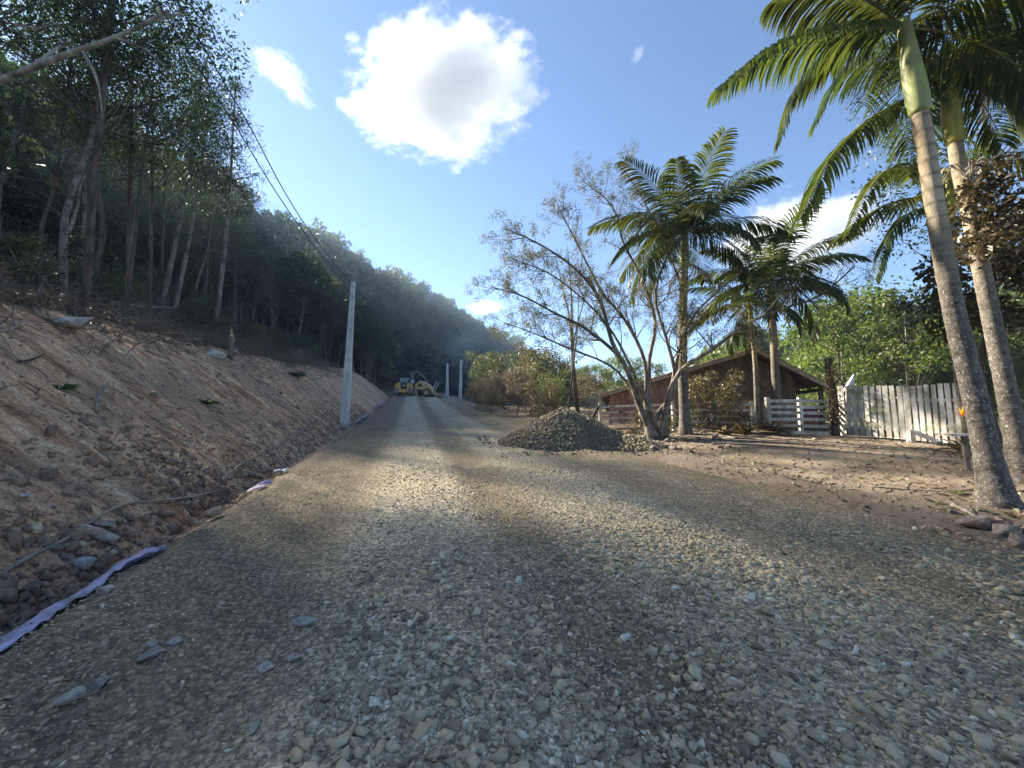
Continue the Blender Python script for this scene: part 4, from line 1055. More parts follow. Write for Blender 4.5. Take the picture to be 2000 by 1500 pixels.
b = B(); b.box((1.1, 0, 1.15), (.5, .55, .12)); b.box((1.35, 0, 1.42), (.12, .55, .55)); b.build('seat', MT['black'], r_)
b = B(); b.tube([(.6, 0, 1.1), (.75, 0, 1.6)], .03, 6); b.tube([(.75 + .0, .2 * math.cos(q), 1.6 + .08 * math.sin(q)) for q in np.linspace(0, 6.28, 13)], .02, 5); b.build('steering_wheel', MT['black'], r_)

p = at(812, 772, 63); p.z = gz(p.x, p.y)
e_ = thing('excavator', 'dark excavator with bent boom half hidden behind the bulldozer', 'excavator', p, math.radians(25))
track(e_, -.9, 3.0, .5, .4); track(e_, .9, 3.0, .5, .4)
b = B(); b.box((-.2, .5, 1.35), (2.2, 2.6, .8)); b.build('body', MT['black'], e_)
b = B(); b.box((-.8, -.2, 2.2), (.9, 1.2, 1.0)); c_ = b.build('cab', MT['black'], e_)
b = B(); b.box((-.8, -.81, 2.3), (.7, .02, .6)); b.build('window', MT['glass'], c_)
b = B(); b.tube([(-.3, -.2, 1.5), (-.8, -.2, 3.6), (.2, -.6, 3.9)], [.2, .19, .15], 6); b.build('boom', MT['steel'], e_)
b = B(); b.tube([(.2, -.6, 3.9), (1.4, -1.1, 2.6), (1.7, -1.2, 1.6)], [.16, .14, .1], 6); b.build('stick', MT['steel'], e_)
b = B(); b.prism([(1.4, -1.2, 1.6), (2.0, -1.2, 1.5), (2.1, -1.2, .7), (1.5, -1.2, .5), (1.2, -1.2, 1.0)], (0, -.4, 0), (0, .4, 0)); b.build('bucket', MT['steel'], e_)

# ------------------------------------------------------------------ house
HP0 = Vector((10.9, 17.5, 0)); ha = math.radians(15)
gx, gy = Vector((math.cos(ha), -math.sin(ha), 0)), Vector((math.sin(ha), math.cos(ha), 0))
hg = .85
hloc = HP0 + Vector((0, 0, hg))
house = thing('wooden_house', 'brown plank house with low tiled gable roof behind the fence', 'house', hloc, -ha)
# local coordinates: x along the gable face (right), y into depth, z up; ridge above x = 0
PEAK, XL, XR, ZL, ZRR, DEP = 4.67 - hg, -6.88, 2.75, 2.68 - hg, 2.93 - hg, 8.5
def roof_z(x): return PEAK + (ZL - PEAK) * (x / XL) if x < 0 else PEAK + (ZRR - PEAK) * (x / XR)
wy = 0.75
# vertical planks of the gable wall
b = None
x = -2.9
k = 0
while x < 1.78:
    w = random.uniform(.13, .17); top = roof_z(x + w / 2) - .12
    zs = 1.55
    b = B(); b.box((x + w / 2, wy + random.uniform(-.012, .012), (zs - .1) / 2), (w - .012, .03, zs + .1)); b.build('plank', MT['plank'], house)
    if top - zs > .1:
        b = B(); b.box((x + w / 2, wy + .05, (zs + top) / 2), (w - .008, .025, top - zs)); b.build('plank', MT['timber_dark'], house)
    x += w
b = B(); b.box((-.56, wy + .0, 1.57), (4.68, .09, .1)); b.build('belt_board', MT['timber_dark'], house)
x = XL + .5
while x < -2.9:
    w = random.uniform(.2, .26); top = roof_z(x + w / 2) - .15
    b = B(); b.box((x + w / 2, wy + .35 + random.uniform(-.01, .01), top / 2), (w - .012, .03, top)); b.build('plank', MT['plank_red'], house); x += w
for x0 in (.66, 1.34):
    b = B(); b.box((x0, wy - .04, .98), (.54, .06, .85)); f_ = b.build('window_frame', MT['barge'], house)
    b = B(); b.box((x0 - .115, wy - .08, .98), (.19, .02, .68)); b.box((x0 + .115, wy - .08, .98), (.19, .02, .68)); b.build('pane', MT['glass'], f_)
b = B(); b.box((1.75, wy + DEP / 2 + .1, 1.1), (.06, DEP - .2, 2.3)); b.box((XL + .45, wy + DEP / 2 + .2, .85), (.06, DEP - .8, 1.9)); b.box((-2.7, wy + DEP - .3, 1.1), (8.2, .06, 2.3)); b.build('side_wall', MT['plank_red'], house)
b = B(); b.box((-4.6, wy + .29, 1.30), (.5, .12, .3)); b.build('meter_box', MT['white_plain'], house)
def roof_half(xa, za, xb, zb, mname, nm):
    n = int(abs(xb - xa) / .05); V = []; ys = [-.05, DEP + .9]
    nx = 150
    m_ = int((ys[1] - ys[0]) / .24)
    V = []; rows = int(abs(xb - xa) / .33) + 1
    X = np.linspace(xa, xb, rows * 4 + 1); Yv = np.linspace(ys[0], ys[1], m_ * 6 + 1)
    for i, x in enumerate(X):
        q = (x - xa) / (xb - xa); lap = .03 * (1 - (q * rows) % 1.0)
        for y in Yv: V.append((x, y, za + (zb - za) * q + .03 * abs(math.sin(math.pi * (y / .24))) - lap * .0 + .028 * ((q * rows) % 1.0) + .03))
    ny = len(Yv)
    F = np.array([(i * ny + k, i * ny + k + 1, (i + 1) * ny + k + 1, (i + 1) * ny + k) for i in range(len(X) - 1) for k in range(ny - 1)])
    o = obj(nm, newmesh(nm, np.array(V), F, MT[mname], False), house); md = o.modifiers.new('t', 'SOLIDIFY'); md.thickness = .03; md.offset = -1
    return o
roof_half(0, PEAK, XL, ZL, 'tile', 'roof_slope'); roof_half(0, PEAK, XR, ZRR, 'tile', 'roof_slope')
b = B(); b.tube([(0, -.08, PEAK + .05), (0, DEP + .9, PEAK + .05)], .1, 8); b.build('ridge_tile', MT['tile'], house)
for xa, za, xb, zb in ((0, PEAK, XL, ZL), (0, PEAK, XR, ZRR)):
    b = B(); b.beam((xa, -.09, za - .07), (xb, -.09, zb - .07), .04, .17); b.build('bargeboard', MT['barge'], house)
    nR = 7 if xb < 0 else 4
    for y in np.linspace(.35, DEP + .5, 8):
        b = B(); b.beam((xa, y, za - .08), (xb, y, zb - .08), .07, .12); b.build('rafter', MT['timber_dark'], house)
for xq in (XR - .12, XR - .95):
    b = B(); b.beam((xq, 0, roof_z(xq) - .2), (xq, DEP, roof_z(xq) - .2), .1, .14); b.build('purlin', MT['timber_dark'], house)
for yq in (.3, 4.0, 8.0):
    b = B(); b.box((XR - .2, yq, (roof_z(XR - .2) - .25) / 2), (.13, .13, roof_z(XR - .2) - .25)); b.build('porch_post', MT['timber_dark'], house)

# red car side under the porch
p = at(1598, 826, 16.2)
c_ = thing('parked_car', 'dark red car partly visible behind the white rails', 'car', (p.x + 1.3, p.y + 3.0, gz(p.x, p.y) - .15), math.radians(80), None, .85)
prof = [(-2.0, .35), (-2.05, .75), (-1.85, .95), (-1.35, 1.0), (-.9, 1.42), (.5, 1.45), (1.05, 1.02), (1.9, .9), (2.05, .65), (2.0, .3)]
b = B(); b.prism([(x * .55, 0, z * .95) for x, z in prof], (0, -.8, 0), (0, .8, 0)); bd_ = b.build('body', MT['red'], c_)
b = B(); b.prism([(-.6, 0, 1.0), (-.44, 0, 1.28), (.2, 0, 1.3), (.42, 0, 1.0)], (0, -.82, 0), (0, .82, 0)); b.build('window', MT['glass'], c_)
for x in (-.72, .72):
    for y in (-.75, .75):
        b = B(); b.tube([(x, y - .1, .3), (x, y + .1, .3)], .3, 16); w_ = b.build('wheel', MT['rubber'], c_, True)
        b = B(); b.tube([(x, y - .11, .3), (x, y + .11, .3)], .18, 10); b.build('rim', MT['steel'], w_)

# ------------------------------------------------------------------ fences and gate
def rail_fence(name, label, p0, p1, rails, mname, posts, h=1.25, rw=.09, post=.11, wob=.02, pm=None):
    d = p1 - p0; t_ = thing(name, label, 'fence', p0)
    L = Vector((d.x, d.y, 0)).length; seg = posts
    for i in range(len(seg)):
        q = seg[i]; b_ = p0 + d * q; z = gz(b_.x, b_.y) - p0.z
        b = B(); b.box((d.x * q, d.y * q, z + h / 2 - .15), (post, post, h + .4), Matrix.Rotation(random.uniform(-.03, .03), 3, 'Y')); b.build('post', MT[pm or mname], t_)
    nrm = Vector((d.y, -d.x, 0)).normalized() * (post / 2 + .015)
    for i in range(len(seg) - 1):
        for r in rails:
            a = p0 + d * seg[i]; c = p0 + d * seg[i + 1]
            za = gz(a.x, a.y) - p0.z + r + random.uniform(-wob, wob); zc = gz(c.x, c.y) - p0.z + r + random.uniform(-wob, wob)
            b = B(); b.beam((d.x * seg[i], d.y * seg[i], za) + nrm if False else Vector((d.x * seg[i], d.y * seg[i], za)) + nrm, Vector((d.x * seg[i + 1], d.y * seg[i + 1], zc)) + nrm, .025, rw); b.build('rail', MT[mname], t_)
    return t_
def flat(px, Y): p = at(px, 800, Y); return Vector((p.x, p.y, gz(p.x, p.y)))
fa, fb = flat(1172, 17.0), flat(1470, 15.6)
rail_fence('rail_fence', 'weathered grey wooden rail fence running in front of the house', fa, fb, (.12, .36, .60, .84, 1.08), 'old_wood', (0, .28, .5, .75, 1), 1.2)
fc, fd = flat(1500, 15.3), flat(1626, 14.9)
rail_fence('rail_fence', 'white painted rail fence beside the dark post', fc, fd, (.06, .31, .56, .81, 1.04, 1.26), 'white_paint', (0, .5, 1), 1.35, .12, .13)
b = B(); a_ = flat(1172, 17.0); b.beam(a_ + Vector((-.75, 0, -.1)), a_ + Vector((0, 0, 1.2)), .1, .1); o = b.build('prop', MT['post_dark']); tag(o, 'dark slanting prop leaning on the end of the grey fence', 'prop')
# dark gate post with ivy
p = flat(1628, 14.6); t_ = thing('gate_post', 'tall dark post wrapped in creeper between white fence and picket gate', 'post', p)
b = B(); b.tube(spline([(0, 0, -.3), (.02, 0, 1.0), (-.04, 0, 2.0), (-.06, 0, 2.85)], 10), [.15, .14, .135, .14, .13, .13, .125, .125, .12, .12], 9); b.build('shaft', MT['post_dark'], t_, True)
rs_ = np.random.RandomState(71); cen = np.array([(rs_.normal(-.1, .14), rs_.normal(-.12, .1), rs_.uniform(0.1, 2.6)) for _ in range(50)])
V, F, v = blob_leaves(cen, np.full(50, .16), 14, .1, .05, rs_); obj('creeper', newmesh('creeper', V, F, MT['leaf_brown'], False, {'v': ('FLOAT', v)}), t_)
# picket gate: two leaves
ga, gm, gb = flat(1641, 14.7), flat(1768, 13.0), flat(1893, 11.6)
def picket_leaf(label, a, c, n, h0, h1):
    d = c - a; t_ = thing('picket_gate', label, 'gate', a, 0, 'picket gate leaves')
    nrm = Vector((d.y, -d.x, 0)).normalized()
    for i in range(n):
        q = (i + .5) / n; h = h0 + (h1 - h0) * q + random.uniform(-.02, .02); L = Vector((d.x, d.y, 0)).length; w = L / n * random.uniform(.62, .76)
        R = Matrix.Rotation(math.atan2(d.y, d.x), 3, 'Z') @ Matrix.Rotation(random.uniform(-.016, .016) - .008, 3, 'Y')
        b = B(); b.box(Vector((d.x * q, d.y * q, d.z * q + .06 + h / 2)) + nrm * .03, (w, .022, h), R); b.build('picket', MT['white_paint'], t_)
    for r in (.35, h0 - .35):
        b = B(); b.beam(Vector((0, 0, r)), Vector((d.x, d.y, d.z + r)), .04, .09); b.build('rail', MT['white_paint'], t_)
    for q in (0, 1):
        b = B(); b.box((d.x * q, d.y * q, d.z * q + h0 / 2), (.06, .06, h0 + .1)); b.build('stile', MT['white_paint'], t_)
picket_leaf('left leaf of the white picket gate next to the dark post', ga, gm, 10, 1.78, 1.78)
picket_leaf('right leaf of the white picket gate, its top rising toward the palms', gm + (gb - gm) * .012, gb, 9, 1.72, 1.86)
a_, c_ = flat(1778, 12.6), flat(1822, 12.3)
b = B(); b.box(a_ + Vector((0, 0, .18)), (.16, .03, .45)); b.beam(a_ + Vector((.02, -.05, .34)), c_ + Vector((0, -.05, .08)), .03, .14); o = b.build('broken_board', MT['white_paint']); tag(o, 'broken white boards leaning at the foot of the picket gate', 'board')
# satellite dish
p = at(1668, 756, 20); gzz = gz(p.x, p.y); t_ = thing('satellite_dish', 'grey satellite dish on a mast behind the picket gate', 'satellite dish', (p.x, p.y, gzz))
b = B(); b.tube([(0, 0, -.2), (0, 0, p.z - gzz + .5)], .035, 8); b.build('mast', MT['dish'], t_)
V = []; F = []
for i in range(7):
    for k in range(20):
        r = i / 6 * .55; q = k / 20 * 6.283; V.append((r * math.cos(q), .35 * r * r * 2 - .1, r * math.sin(q)))
F = [(i * 20 + k, i * 20 + (k + 1) % 20, (i + 1) * 20 + (k + 1) % 20, (i + 1) * 20 + k) for i in range(6) for k in range(20)]
o = obj('reflector', newmesh('reflector', np.array(V), F, MT['dish'], True), t_); o.location = (-.2, 0, p.z - gzz + .1); o.rotation_euler = (.5, .2, math.radians(62)); md = o.modifiers.new('t', 'SOLIDIFY'); md.thickness = .015

# wire fence with thin posts on the right of the road, farther up
rs = np.random.RandomState(81)
k = 0
t_ = thing('wire_fence', 'wire fence with thin wooden posts beyond the gravel heap along the road', 'fence', gpos(22, 8.1)); q0 = Vector(t_.location); prev = None
for s in np.arange(22, 66, 2.1):
    p = gpos(s + rs.uniform(-.3, .3), 8.1 + rs.uniform(-.2, .2) + (s - 22) * .01) - q0; h = rs.uniform(1.25, 1.7)
    b = B(); b.tube([p - Vector((0, 0, .3)), p + Vector((rs.normal(0, .05), rs.normal(0, .05), h))], [.055, .045], 7); b.build('post', MT['deadwood'], t_, True)
    if prev is not None:
        for hh in (.45, .8, 1.15): b = B(); b.tube([prev + Vector((0, 0, hh)), (prev + p) / 2 + Vector((0, 0, hh - .03)), p + Vector((0, 0, hh))], .006, 4); b.build('strand', MT['wire'], t_)
    prev = p

# ------------------------------------------------------------------ palms
def frond_mesh(P, nl, ll, hang, w=.045, seed=0, shape=None, mats=('palm_leaf', 'rachis'), r0=.022, side0=None):
    """P: rachis points; leaflets on both sides, hanging by gravity"""
    rs = np.random.RandomState(seed)
    P = spline(P, 40); T = np.gradient(P, axis=0); T /= np.linalg.norm(T, axis=1, keepdims=True)
    up = np.array([0, 0, 1.0]); SD = np.cross(T, up); nn = np.linalg.norm(SD, axis=1, keepdims=True)
    s0 = np.array(side0 if side0 is not None else SD[np.argmax(nn[:, 0])], float); s0 /= np.linalg.norm(s0) + 1e-9
    SD = np.where(nn > .25, SD / np.maximum(nn, 1e-6), s0)
    t = np.linspace(.07, .995, nl); V = []; F = []; vv = []; mi = []
    b = B(); b.tube(P, [r0 * (1 - .85 * i / 39) for i in range(40)], 5, False, .5); V += [tuple(q) for q in b.V]; F += [f for f in b.F]; vv += [.8] * b.n; mi += [1] * len(b.F)
    for sg in (-1, 1):
        for q in t:
            i = min(int(q * 39), 38); fr = q * 39 - i
            p = P[i] * (1 - fr) + P[i + 1] * fr; tg = T[i]; sd = SD[i] * sg; uz = np.cross(sd * sg, tg)
            L = ll * (0.55 + .45 * math.sin(min(1, q * 1.7) * math.pi / 2)) * (1 - .62 * max(0, (q - .45) / .55) ** 1.5) * rs.uniform(.88, 1.08)
            d = tg * (.42 + .35 * q) + sd * .85 + uz * (.22 - .15 * hang) + rs.normal(0, .07, 3); d /= np.linalg.norm(d)
            n = 4; pts = [p]; dd = d.copy()
            for k in range(n):
                dd = dd + np.array([0, 0, -1]) * hang * (.28 + .22 * k) * rs.uniform(.85, 1.15); dd /= np.linalg.norm(dd); pts.append(pts[-1] + dd * L / n)
            wd = np.cross(dd, sd if abs(np.dot(dd, sd)) < .9 else tg); wd = tg - dd * np.dot(tg, dd); wd /= np.linalg.norm(wd) + 1e-9
            base = len(V); ws = [.35, .95, 1, .7]; c = float(np.clip(rs.normal(.45, .2), 0, 1))
            for k in range(n): V.append(tuple(pts[k] - wd * w * ws[k] / 2)); V.append(tuple(pts[k] + wd * w * ws[k] / 2))
            V.append(tuple(pts[n])); vv += [c] * 9
            for k in range(n - 1): F.append((base + 2 * k, base + 2 * k + 1, base + 2 * k + 3, base + 2 * k + 2)); mi.append(0)
            F.append((base + 2 * n - 2, base + 2 * n - 1, base + 2 * n)); mi.append(0)
    return newmesh('frond', np.array(V), F, [MT[mats[0]], MT[mats[1]]], False, {'v': ('FLOAT', vv)}, mi)
def rachis(base, az, el, L, droop, n=14):
    P = [np.array(base, float)]; a = el
    for i in range(n):
        q = i / n; a = el - droop * q ** 1.25
        P.append(P[-1] + np.array([math.cos(az) * math.cos(a), math.sin(az) * math.cos(a), math.sin(a)]) * L / n)
    return P
def palm(label, pts, r, shaft_len, fronds, ring=.16, shaft='shaft', flare=1.9, paths=(), nl=44, ll=.62, group='palms', dead=0, seed=0, w=.045, fr=1.0):
    """pts world polyline of the stem up to the crown"""
    p0 = Vector(pts[0]); t_ = thing('palm_tree', label, 'palm', p0, 0, group)
    loc = [Vector(p) - p0 for p in pts]; n = 240; P = spline(loc, n); seg = np.linalg.norm(np.diff(P, axis=0), axis=1); cum = np.concatenate([[0], np.cumsum(seg)]); T_ = cum[-1]
    V = []; A = []; Up = []; K = 14
    st = T_ - shaft_len; rings = []; z = 0
    zs = []
    while z < st:
        g = ring * (0.75 + .6 * z / st); zs += [z, z + g * .12, z + g * .2, z + g * .85]; z += g
    zs = [q for q in zs if q < st] + [st]
    rs = np.random.RandomState(seed + 3)
    for j, z in enumerate(zs):
        c = np.array([np.interp(z, cum, P[:, k]) for k in range(3)]); ph = j % 4
        lip = float(ss(.3, .65, z / st)); rad = r * (1 + (flare - 1) * math.exp(-z / .38)) * (1 - .22 * z / st) * (1 + .03 * lip if ph == 0 else 1 - .02 * lip if ph == 1 else 1.0)
        for k in range(K):
            q = 2 * math.pi * k / K; V.append(c + np.array([math.cos(q), math.sin(q), 0]) * rad * (1 + .02 * rs.randn())); A.append(float((.25 + .5 * rs.rand()) * ss(.35, .65, z / st)) if ph in (0, 1) else 0); Up.append(float(ss(.45, .8, z / st)))
    m = len(zs)
    F = np.array([(i * K + k, i * K + (k + 1) % K, (i + 1) * K + (k + 1) % K, (i + 1) * K + k) for i in range(m - 1) for k in range(K)])
    V = np.array(V); V[:K, 2] -= .35
    obj('trunk', newmesh('trunk', V, F, MT['palm_trunk'], True, {'ring': ('FLOAT', A), 'up': ('FLOAT', Up)}), t_)
    b = B(); pr = [(0, .86), (.04, .98), (.14, 1.12), (.32, 1.10), (.55, .95), (.8, .78), (1.0, .62)]
    b.tube([[np.interp(st + q * shaft_len, cum, P[:, k]) for k in range(3)] for q, _ in pr], [r * .95 * k for _, k in pr], 14); b.build('crownshaft', MT[shaft], t_, True)
    top = P[-1]
    for i, f in enumerate(fronds):
        az, el, L, dr = f[:4]
        R_ = rachis(top - np.array([0, 0, .12]), math.radians(az), math.radians(el), L, math.radians(dr))
        obj('frond', frond_mesh(R_, nl, ll * 1.15 * L / 2.6, f[4] if len(f) > 4 else .6, w, seed * 50 + i, side0=(-math.sin(math.radians(az)), math.cos(math.radians(az)), 0)), t_)
    for i, pa in enumerate(paths):
        Q = [top - np.array([0, 0, .1])] + [np.array(Vector(p) - p0) for p in pa[0]]
        obj('frond', frond_mesh(Q, int((pa[2] if len(pa) > 2 else 60) * 1.35), pa[1] * 1.22, pa[3] if len(pa) > 3 else .6, w * 1.05, seed * 70 + i, r0=.026), t_)
    for i in range(dead):
        R_ = rachis(top - np.array([0, 0, shaft_len * .8]), rs.uniform(0, 6.28), math.radians(-25), 1.5, math.radians(60)); obj('dead_frond', frond_mesh(R_, 22, .35, .9, .03, 900 + i, mats=('palm_dry', 'palm_dry')), t_)
    return t_
# front pair
def stemline(base, line, Y0, Y1):
    n = len(line); return [base] + [at(px, py, Y0 + (Y1 - Y0) * (i + 1) / n) for i, (px, py) in enumerate(line)]
bA = at(1952, 1003, 6.0); bA.z = gz(bA.x, bA.y)
Ya = 6.0
pal = lambda L: [at(*q) for q in L]
palm('front palm with grey leaning trunk and pale green crownshaft at the right edge', stemline(bA, [(1905, 780), (1862, 600), (1826, 400), (1798, 225), (1778, 120), (1764, 40)], 6.05, 6.2), .145, 1.75,
     [(60, 40, 2.6, 80), (20, 20, 2.8, 80), (-30, 10, 2.6, 80), (100, 70, 2.4, 60), (-90, 45, 2.4, 90), (-140, 60, 2.5, 80), (0, -5, 2.8, 60), (45, 5, 2.8, 60), (-15, 30, 2.8, 70)], .20, 'shaft', 1.75,
     [(pal([(1690, 55, 6.2), (1600, 62, 6.1), (1500, 95, 6.0), (1398, 174, 5.9)]), .78, 70, 1.1),
      (pal([(1700, 60, 6.8), (1620, 105, 7.1), (1555, 175, 7.3), (1520, 272, 7.4)]), .75, 70, .7),
      (pal([(1690, 0, 6.0), (1600, -20, 5.9), (1510, 0, 5.8)]), .8, 60, .9),
      (pal([(1720, -60, 6.0), (1640, -110, 6.0), (1540, -90, 5.9)]), .6, 44, .6)], seed=1, ll=.85, nl=56)
bB = at(2000, 935, 7.0); bB.z = gz(bB.x, bB.y)
palm('second palm just behind the front palm with yellow green crownshaft', stemline(bB, [(1965, 760), (1930, 590), (1895, 420), (1872, 320), (1858, 230), (1845, 120)], 7.0, 7.3), .14, 1.8,
     [(40, 35, 2.6, 80), (0, 15, 2.8, 80), (-40, 20, 2.6, 90), (80, 60, 2.4, 60), (-80, 50, 2.2, 90), (20, -5, 2.4, 60), (-20, -10, 2.4, 60), (60, 0, 2.6, 60), (5, 35, 2.6, 80)], .18, 'shaft_yellow', 1.7,
     [(pal([(1780, 185, 7.3), (1690, 238, 7.2), (1620, 310, 7.1), (1562, 425, 7.0)]), .9, 72, .9),
      (pal([(1790, 120, 7.6), (1720, 110, 7.9), (1640, 150, 8.2), (1590, 240, 8.4)]), .78, 60, .7),
      (pal([(1930, 130, 7.0), (1990, 200, 6.8), (2040, 300, 6.7)]), .7, 50, .7),
      (pal([(1920, 60, 7.0), (2010, 60, 6.8), (2120, 140, 6.7)]), .7, 50, .7)], seed=2, ll=.85, nl=56)
bF = Vector((11.4, 9.8, 0)); bF.z = gz(bF.x, bF.y)
palm('third palm hidden behind the front pair with low hanging yellow fronds', [bF, Vector((11.2, 9.8, 3.0)), at(1852, 330, 9.6)], .12, 1.2,
     [(30, 30, 2.6, 70), (-20, 20, 2.6, 80), (90, 50, 2.2, 60), (-60, 40, 2.4, 80)], .18, 'shaft_yellow', 1.7,
     [(pal([(1800, 380, 9.5), (1730, 400, 9.4), (1680, 430, 9.3), (1632, 470, 9.2)]), .75, 54, .85),
      (pal([(1790, 330, 9.4), (1735, 330, 9.2), (1690, 380, 9.1), (1655, 460, 9.0)]), .65, 54, .75),
      (pal([(1810, 400, 9.8), (1770, 420, 9.8), (1730, 470, 9.9), (1710, 545, 9.9)]), .65, 46, .8)], seed=3, ll=.8, nl=52)
def fan(n, L, seed, low=-5, hi=80):
    r = random.Random(seed); out = []
    for i in range(n):
        q = i / (n - 1); out.append((i * 137.5 + r.uniform(-12, 12), hi + (low - hi) * q ** .8 + r.uniform(-6, 6), L * r.uniform(.88, 1.1), 40 + 55 * q + r.uniform(-8, 8), .35 + .35 * q))
    return out
p = flat(1337, 15.0); palm('tallest palm in front of the house with dark trunk base', [p, Vector((p.x, p.y, 4)), at(1337, 455, 15.0)], .19, 1.5, fan(23, 3.6, 4), .2, 'shaft', 1.5, nl=64, ll=.72, seed=4, dead=2, w=.055)
p = flat(1516, 16.6); palm('palm with ringed trunk rising before the house gable', [p, at(1512, 680, 16.6), at(1503, 545, 16.6)], .17, 1.2, fan(22, 3.4, 5, -14), .2, 'shaft', 1.4, nl=60, ll=.72, seed=5, dead=1, w=.055)
p = flat(1478, 16.0); palm('slim short palm left of the ringed one with drooping dead leaves', [p, at(1474, 700, 16.0), at(1462, 590, 16.0)], .10, .9, fan(13, 2.6, 6, -15, 70), .16, 'shaft_yellow', 1.4, nl=48, ll=.66, seed=6, dead=4, w=.05)

# ------------------------------------------------------------------ feathery multi-stem tree
def limb_tree(name, label, base, limbs, r0, leafm, barkm, Yb, nsub=7, seed=0, leafL=.11, leafW=.022, perTwig=26, cat='tree', spread=1.0, depth=1.6):
    rs = np.random.RandomState(seed)
    t_ = thing(name, label, cat, base); b = B(); LP = []; LD = []
    def feather(a, e):
        n = perTwig
        q = rs.rand(n); p = a[None] + (e - a)[None] * q[:, None] + rs.normal(0, .07, (n, 3)) * spread
        d = rs.normal(0, 1, (n, 3)) + (e - a)[None] / (np.linalg.norm(e - a) + 1e-6) * .6; d[:, 2] -= .2
        LP.append(p); LD.append(d)
    for li, (line, rr) in enumerate(limbs):
        off = rs.uniform(-depth, depth)
        pts = [Vector((0, 0, -.2)) + Vector((rs.uniform(-.55, .65) * min(1, len(limbs) / 6), rs.uniform(-.25, .25), 0))]
        for k, (px, py) in enumerate(line): pts.append(at(px, py, Yb + off * (k + 1) / len(line)) - Vector(base))
        P = spline(pts, 22); R = [r0 * rr * (1 - .88 * (i / 21) ** .85) + .006 for i in range(22)]
        b.tube(P, R, 7)
        for k in range(nsub):
            i = rs.randint(9, 21); a = P[i]; tg = P[min(i + 1, 21)] - P[i - 1]; tg /= np.linalg.norm(tg)
            dv = tg * .9 + rs.normal(0, .55, 3); dv[2] += .25; dv /= np.linalg.norm(dv); L = rs.uniform(.5, 1.55) * (1.15 - .4 * i / 21)
            e = a + dv * L; m = (a + e) / 2 + rs.normal(0, .06, 3) * L
            Q = spline([a, m, e], 8); r1 = max(R[i] * .5, .008); b.tube(Q, [r1 * (1 - .8 * j / 7) + .002 for j in range(8)], 4, False)
            for j in range(6):
                f = rs.randint(3, 8); a2 = Q[f]; dv2 = dv * .7 + rs.normal(0, .6, 3); dv2[2] += .1; dv2 /= np.linalg.norm(dv2); e2 = a2 + dv2 * rs.uniform(.3, .75)
                b.tube([a2, (a2 + e2) / 2 + rs.normal(0, .02, 3), e2], [.006, .004, .002], 3, False)
                feather((a2 + e2) / 2, e2)
    b.build('trunk', MT[barkm], t_, True)
    pos = np.concatenate(LP); V, F = leaves(pos, np.concatenate(LD), leafL * rs.uniform(.6, 1.4, len(pos)), leafW, rs, .2, .25)
    obj('crown', newmesh('crown', V, F, MT[leafm], False, {'v': ('FLOAT', np.repeat(rs.rand(len(pos)), 4))}), t_)
    return t_
p = flat(1275, 14.3)
limb_tree('feathery_tree', 'wide multi stemmed tree with thin feathery leaves in front of the house', p, [
    ([(1250, 800), (1216, 706), (1144, 642), (1088, 614), (1020, 578), (958, 560)], .85),
    ([(1252, 800), (1228, 730), (1196, 670), (1176, 598), (1148, 550), (1100, 506), (1040, 470), (985, 446)], 1.0),
    ([(1262, 800), (1260, 710), (1224, 630), (1176, 570), (1128, 478), (1088, 398)], .9),
    ([(1268, 790), (1268, 702), (1280, 630), (1256, 550), (1216, 470), (1196, 402), (1136, 352)], .9),
    ([(1300, 800), (1320, 742), (1304, 670), (1280, 570), (1324, 470), (1410, 402)], .9),
    ([(1300, 800), (1328, 726), (1392, 682), (1456, 634), (1520, 606), (1600, 578), (1670, 520)], .95),
    ([(1305, 800), (1336, 650), (1400, 570), (1480, 510)], .8),
    ([(1290, 800), (1316, 770), (1324, 690), (1340, 600), (1300, 480), (1250, 380), (1210, 320)], .8),
    ([(1255, 800), (1200, 720), (1110, 680), (1040, 650), (985, 630)], .6),
    ([(1260, 780), (1190, 640), (1090, 545), (1000, 505)], .6)], .115, 'leaf_feather', 'bark_grey', 14.3, 21, 3, .10, .020, 36)
p = flat(1119, 24)
limb_tree('slender_tree', 'slender dark tree with thin upright branches behind the gravel heap', p, [
    ([(1119, 730), (1118, 640), (1115, 560), (1108, 480)], 1.0), ([(1119, 720), (1122, 660), (1140, 590), (1160, 520)], .7), ([(1119, 700), (1112, 620), (1098, 560), (1085, 500)], .7), ([(1120, 710), (1128, 640), (1130, 560)], .6)], .13, 'leaf_feather', 'bark_dark', 24, 6, 8, .12, .03, 14)

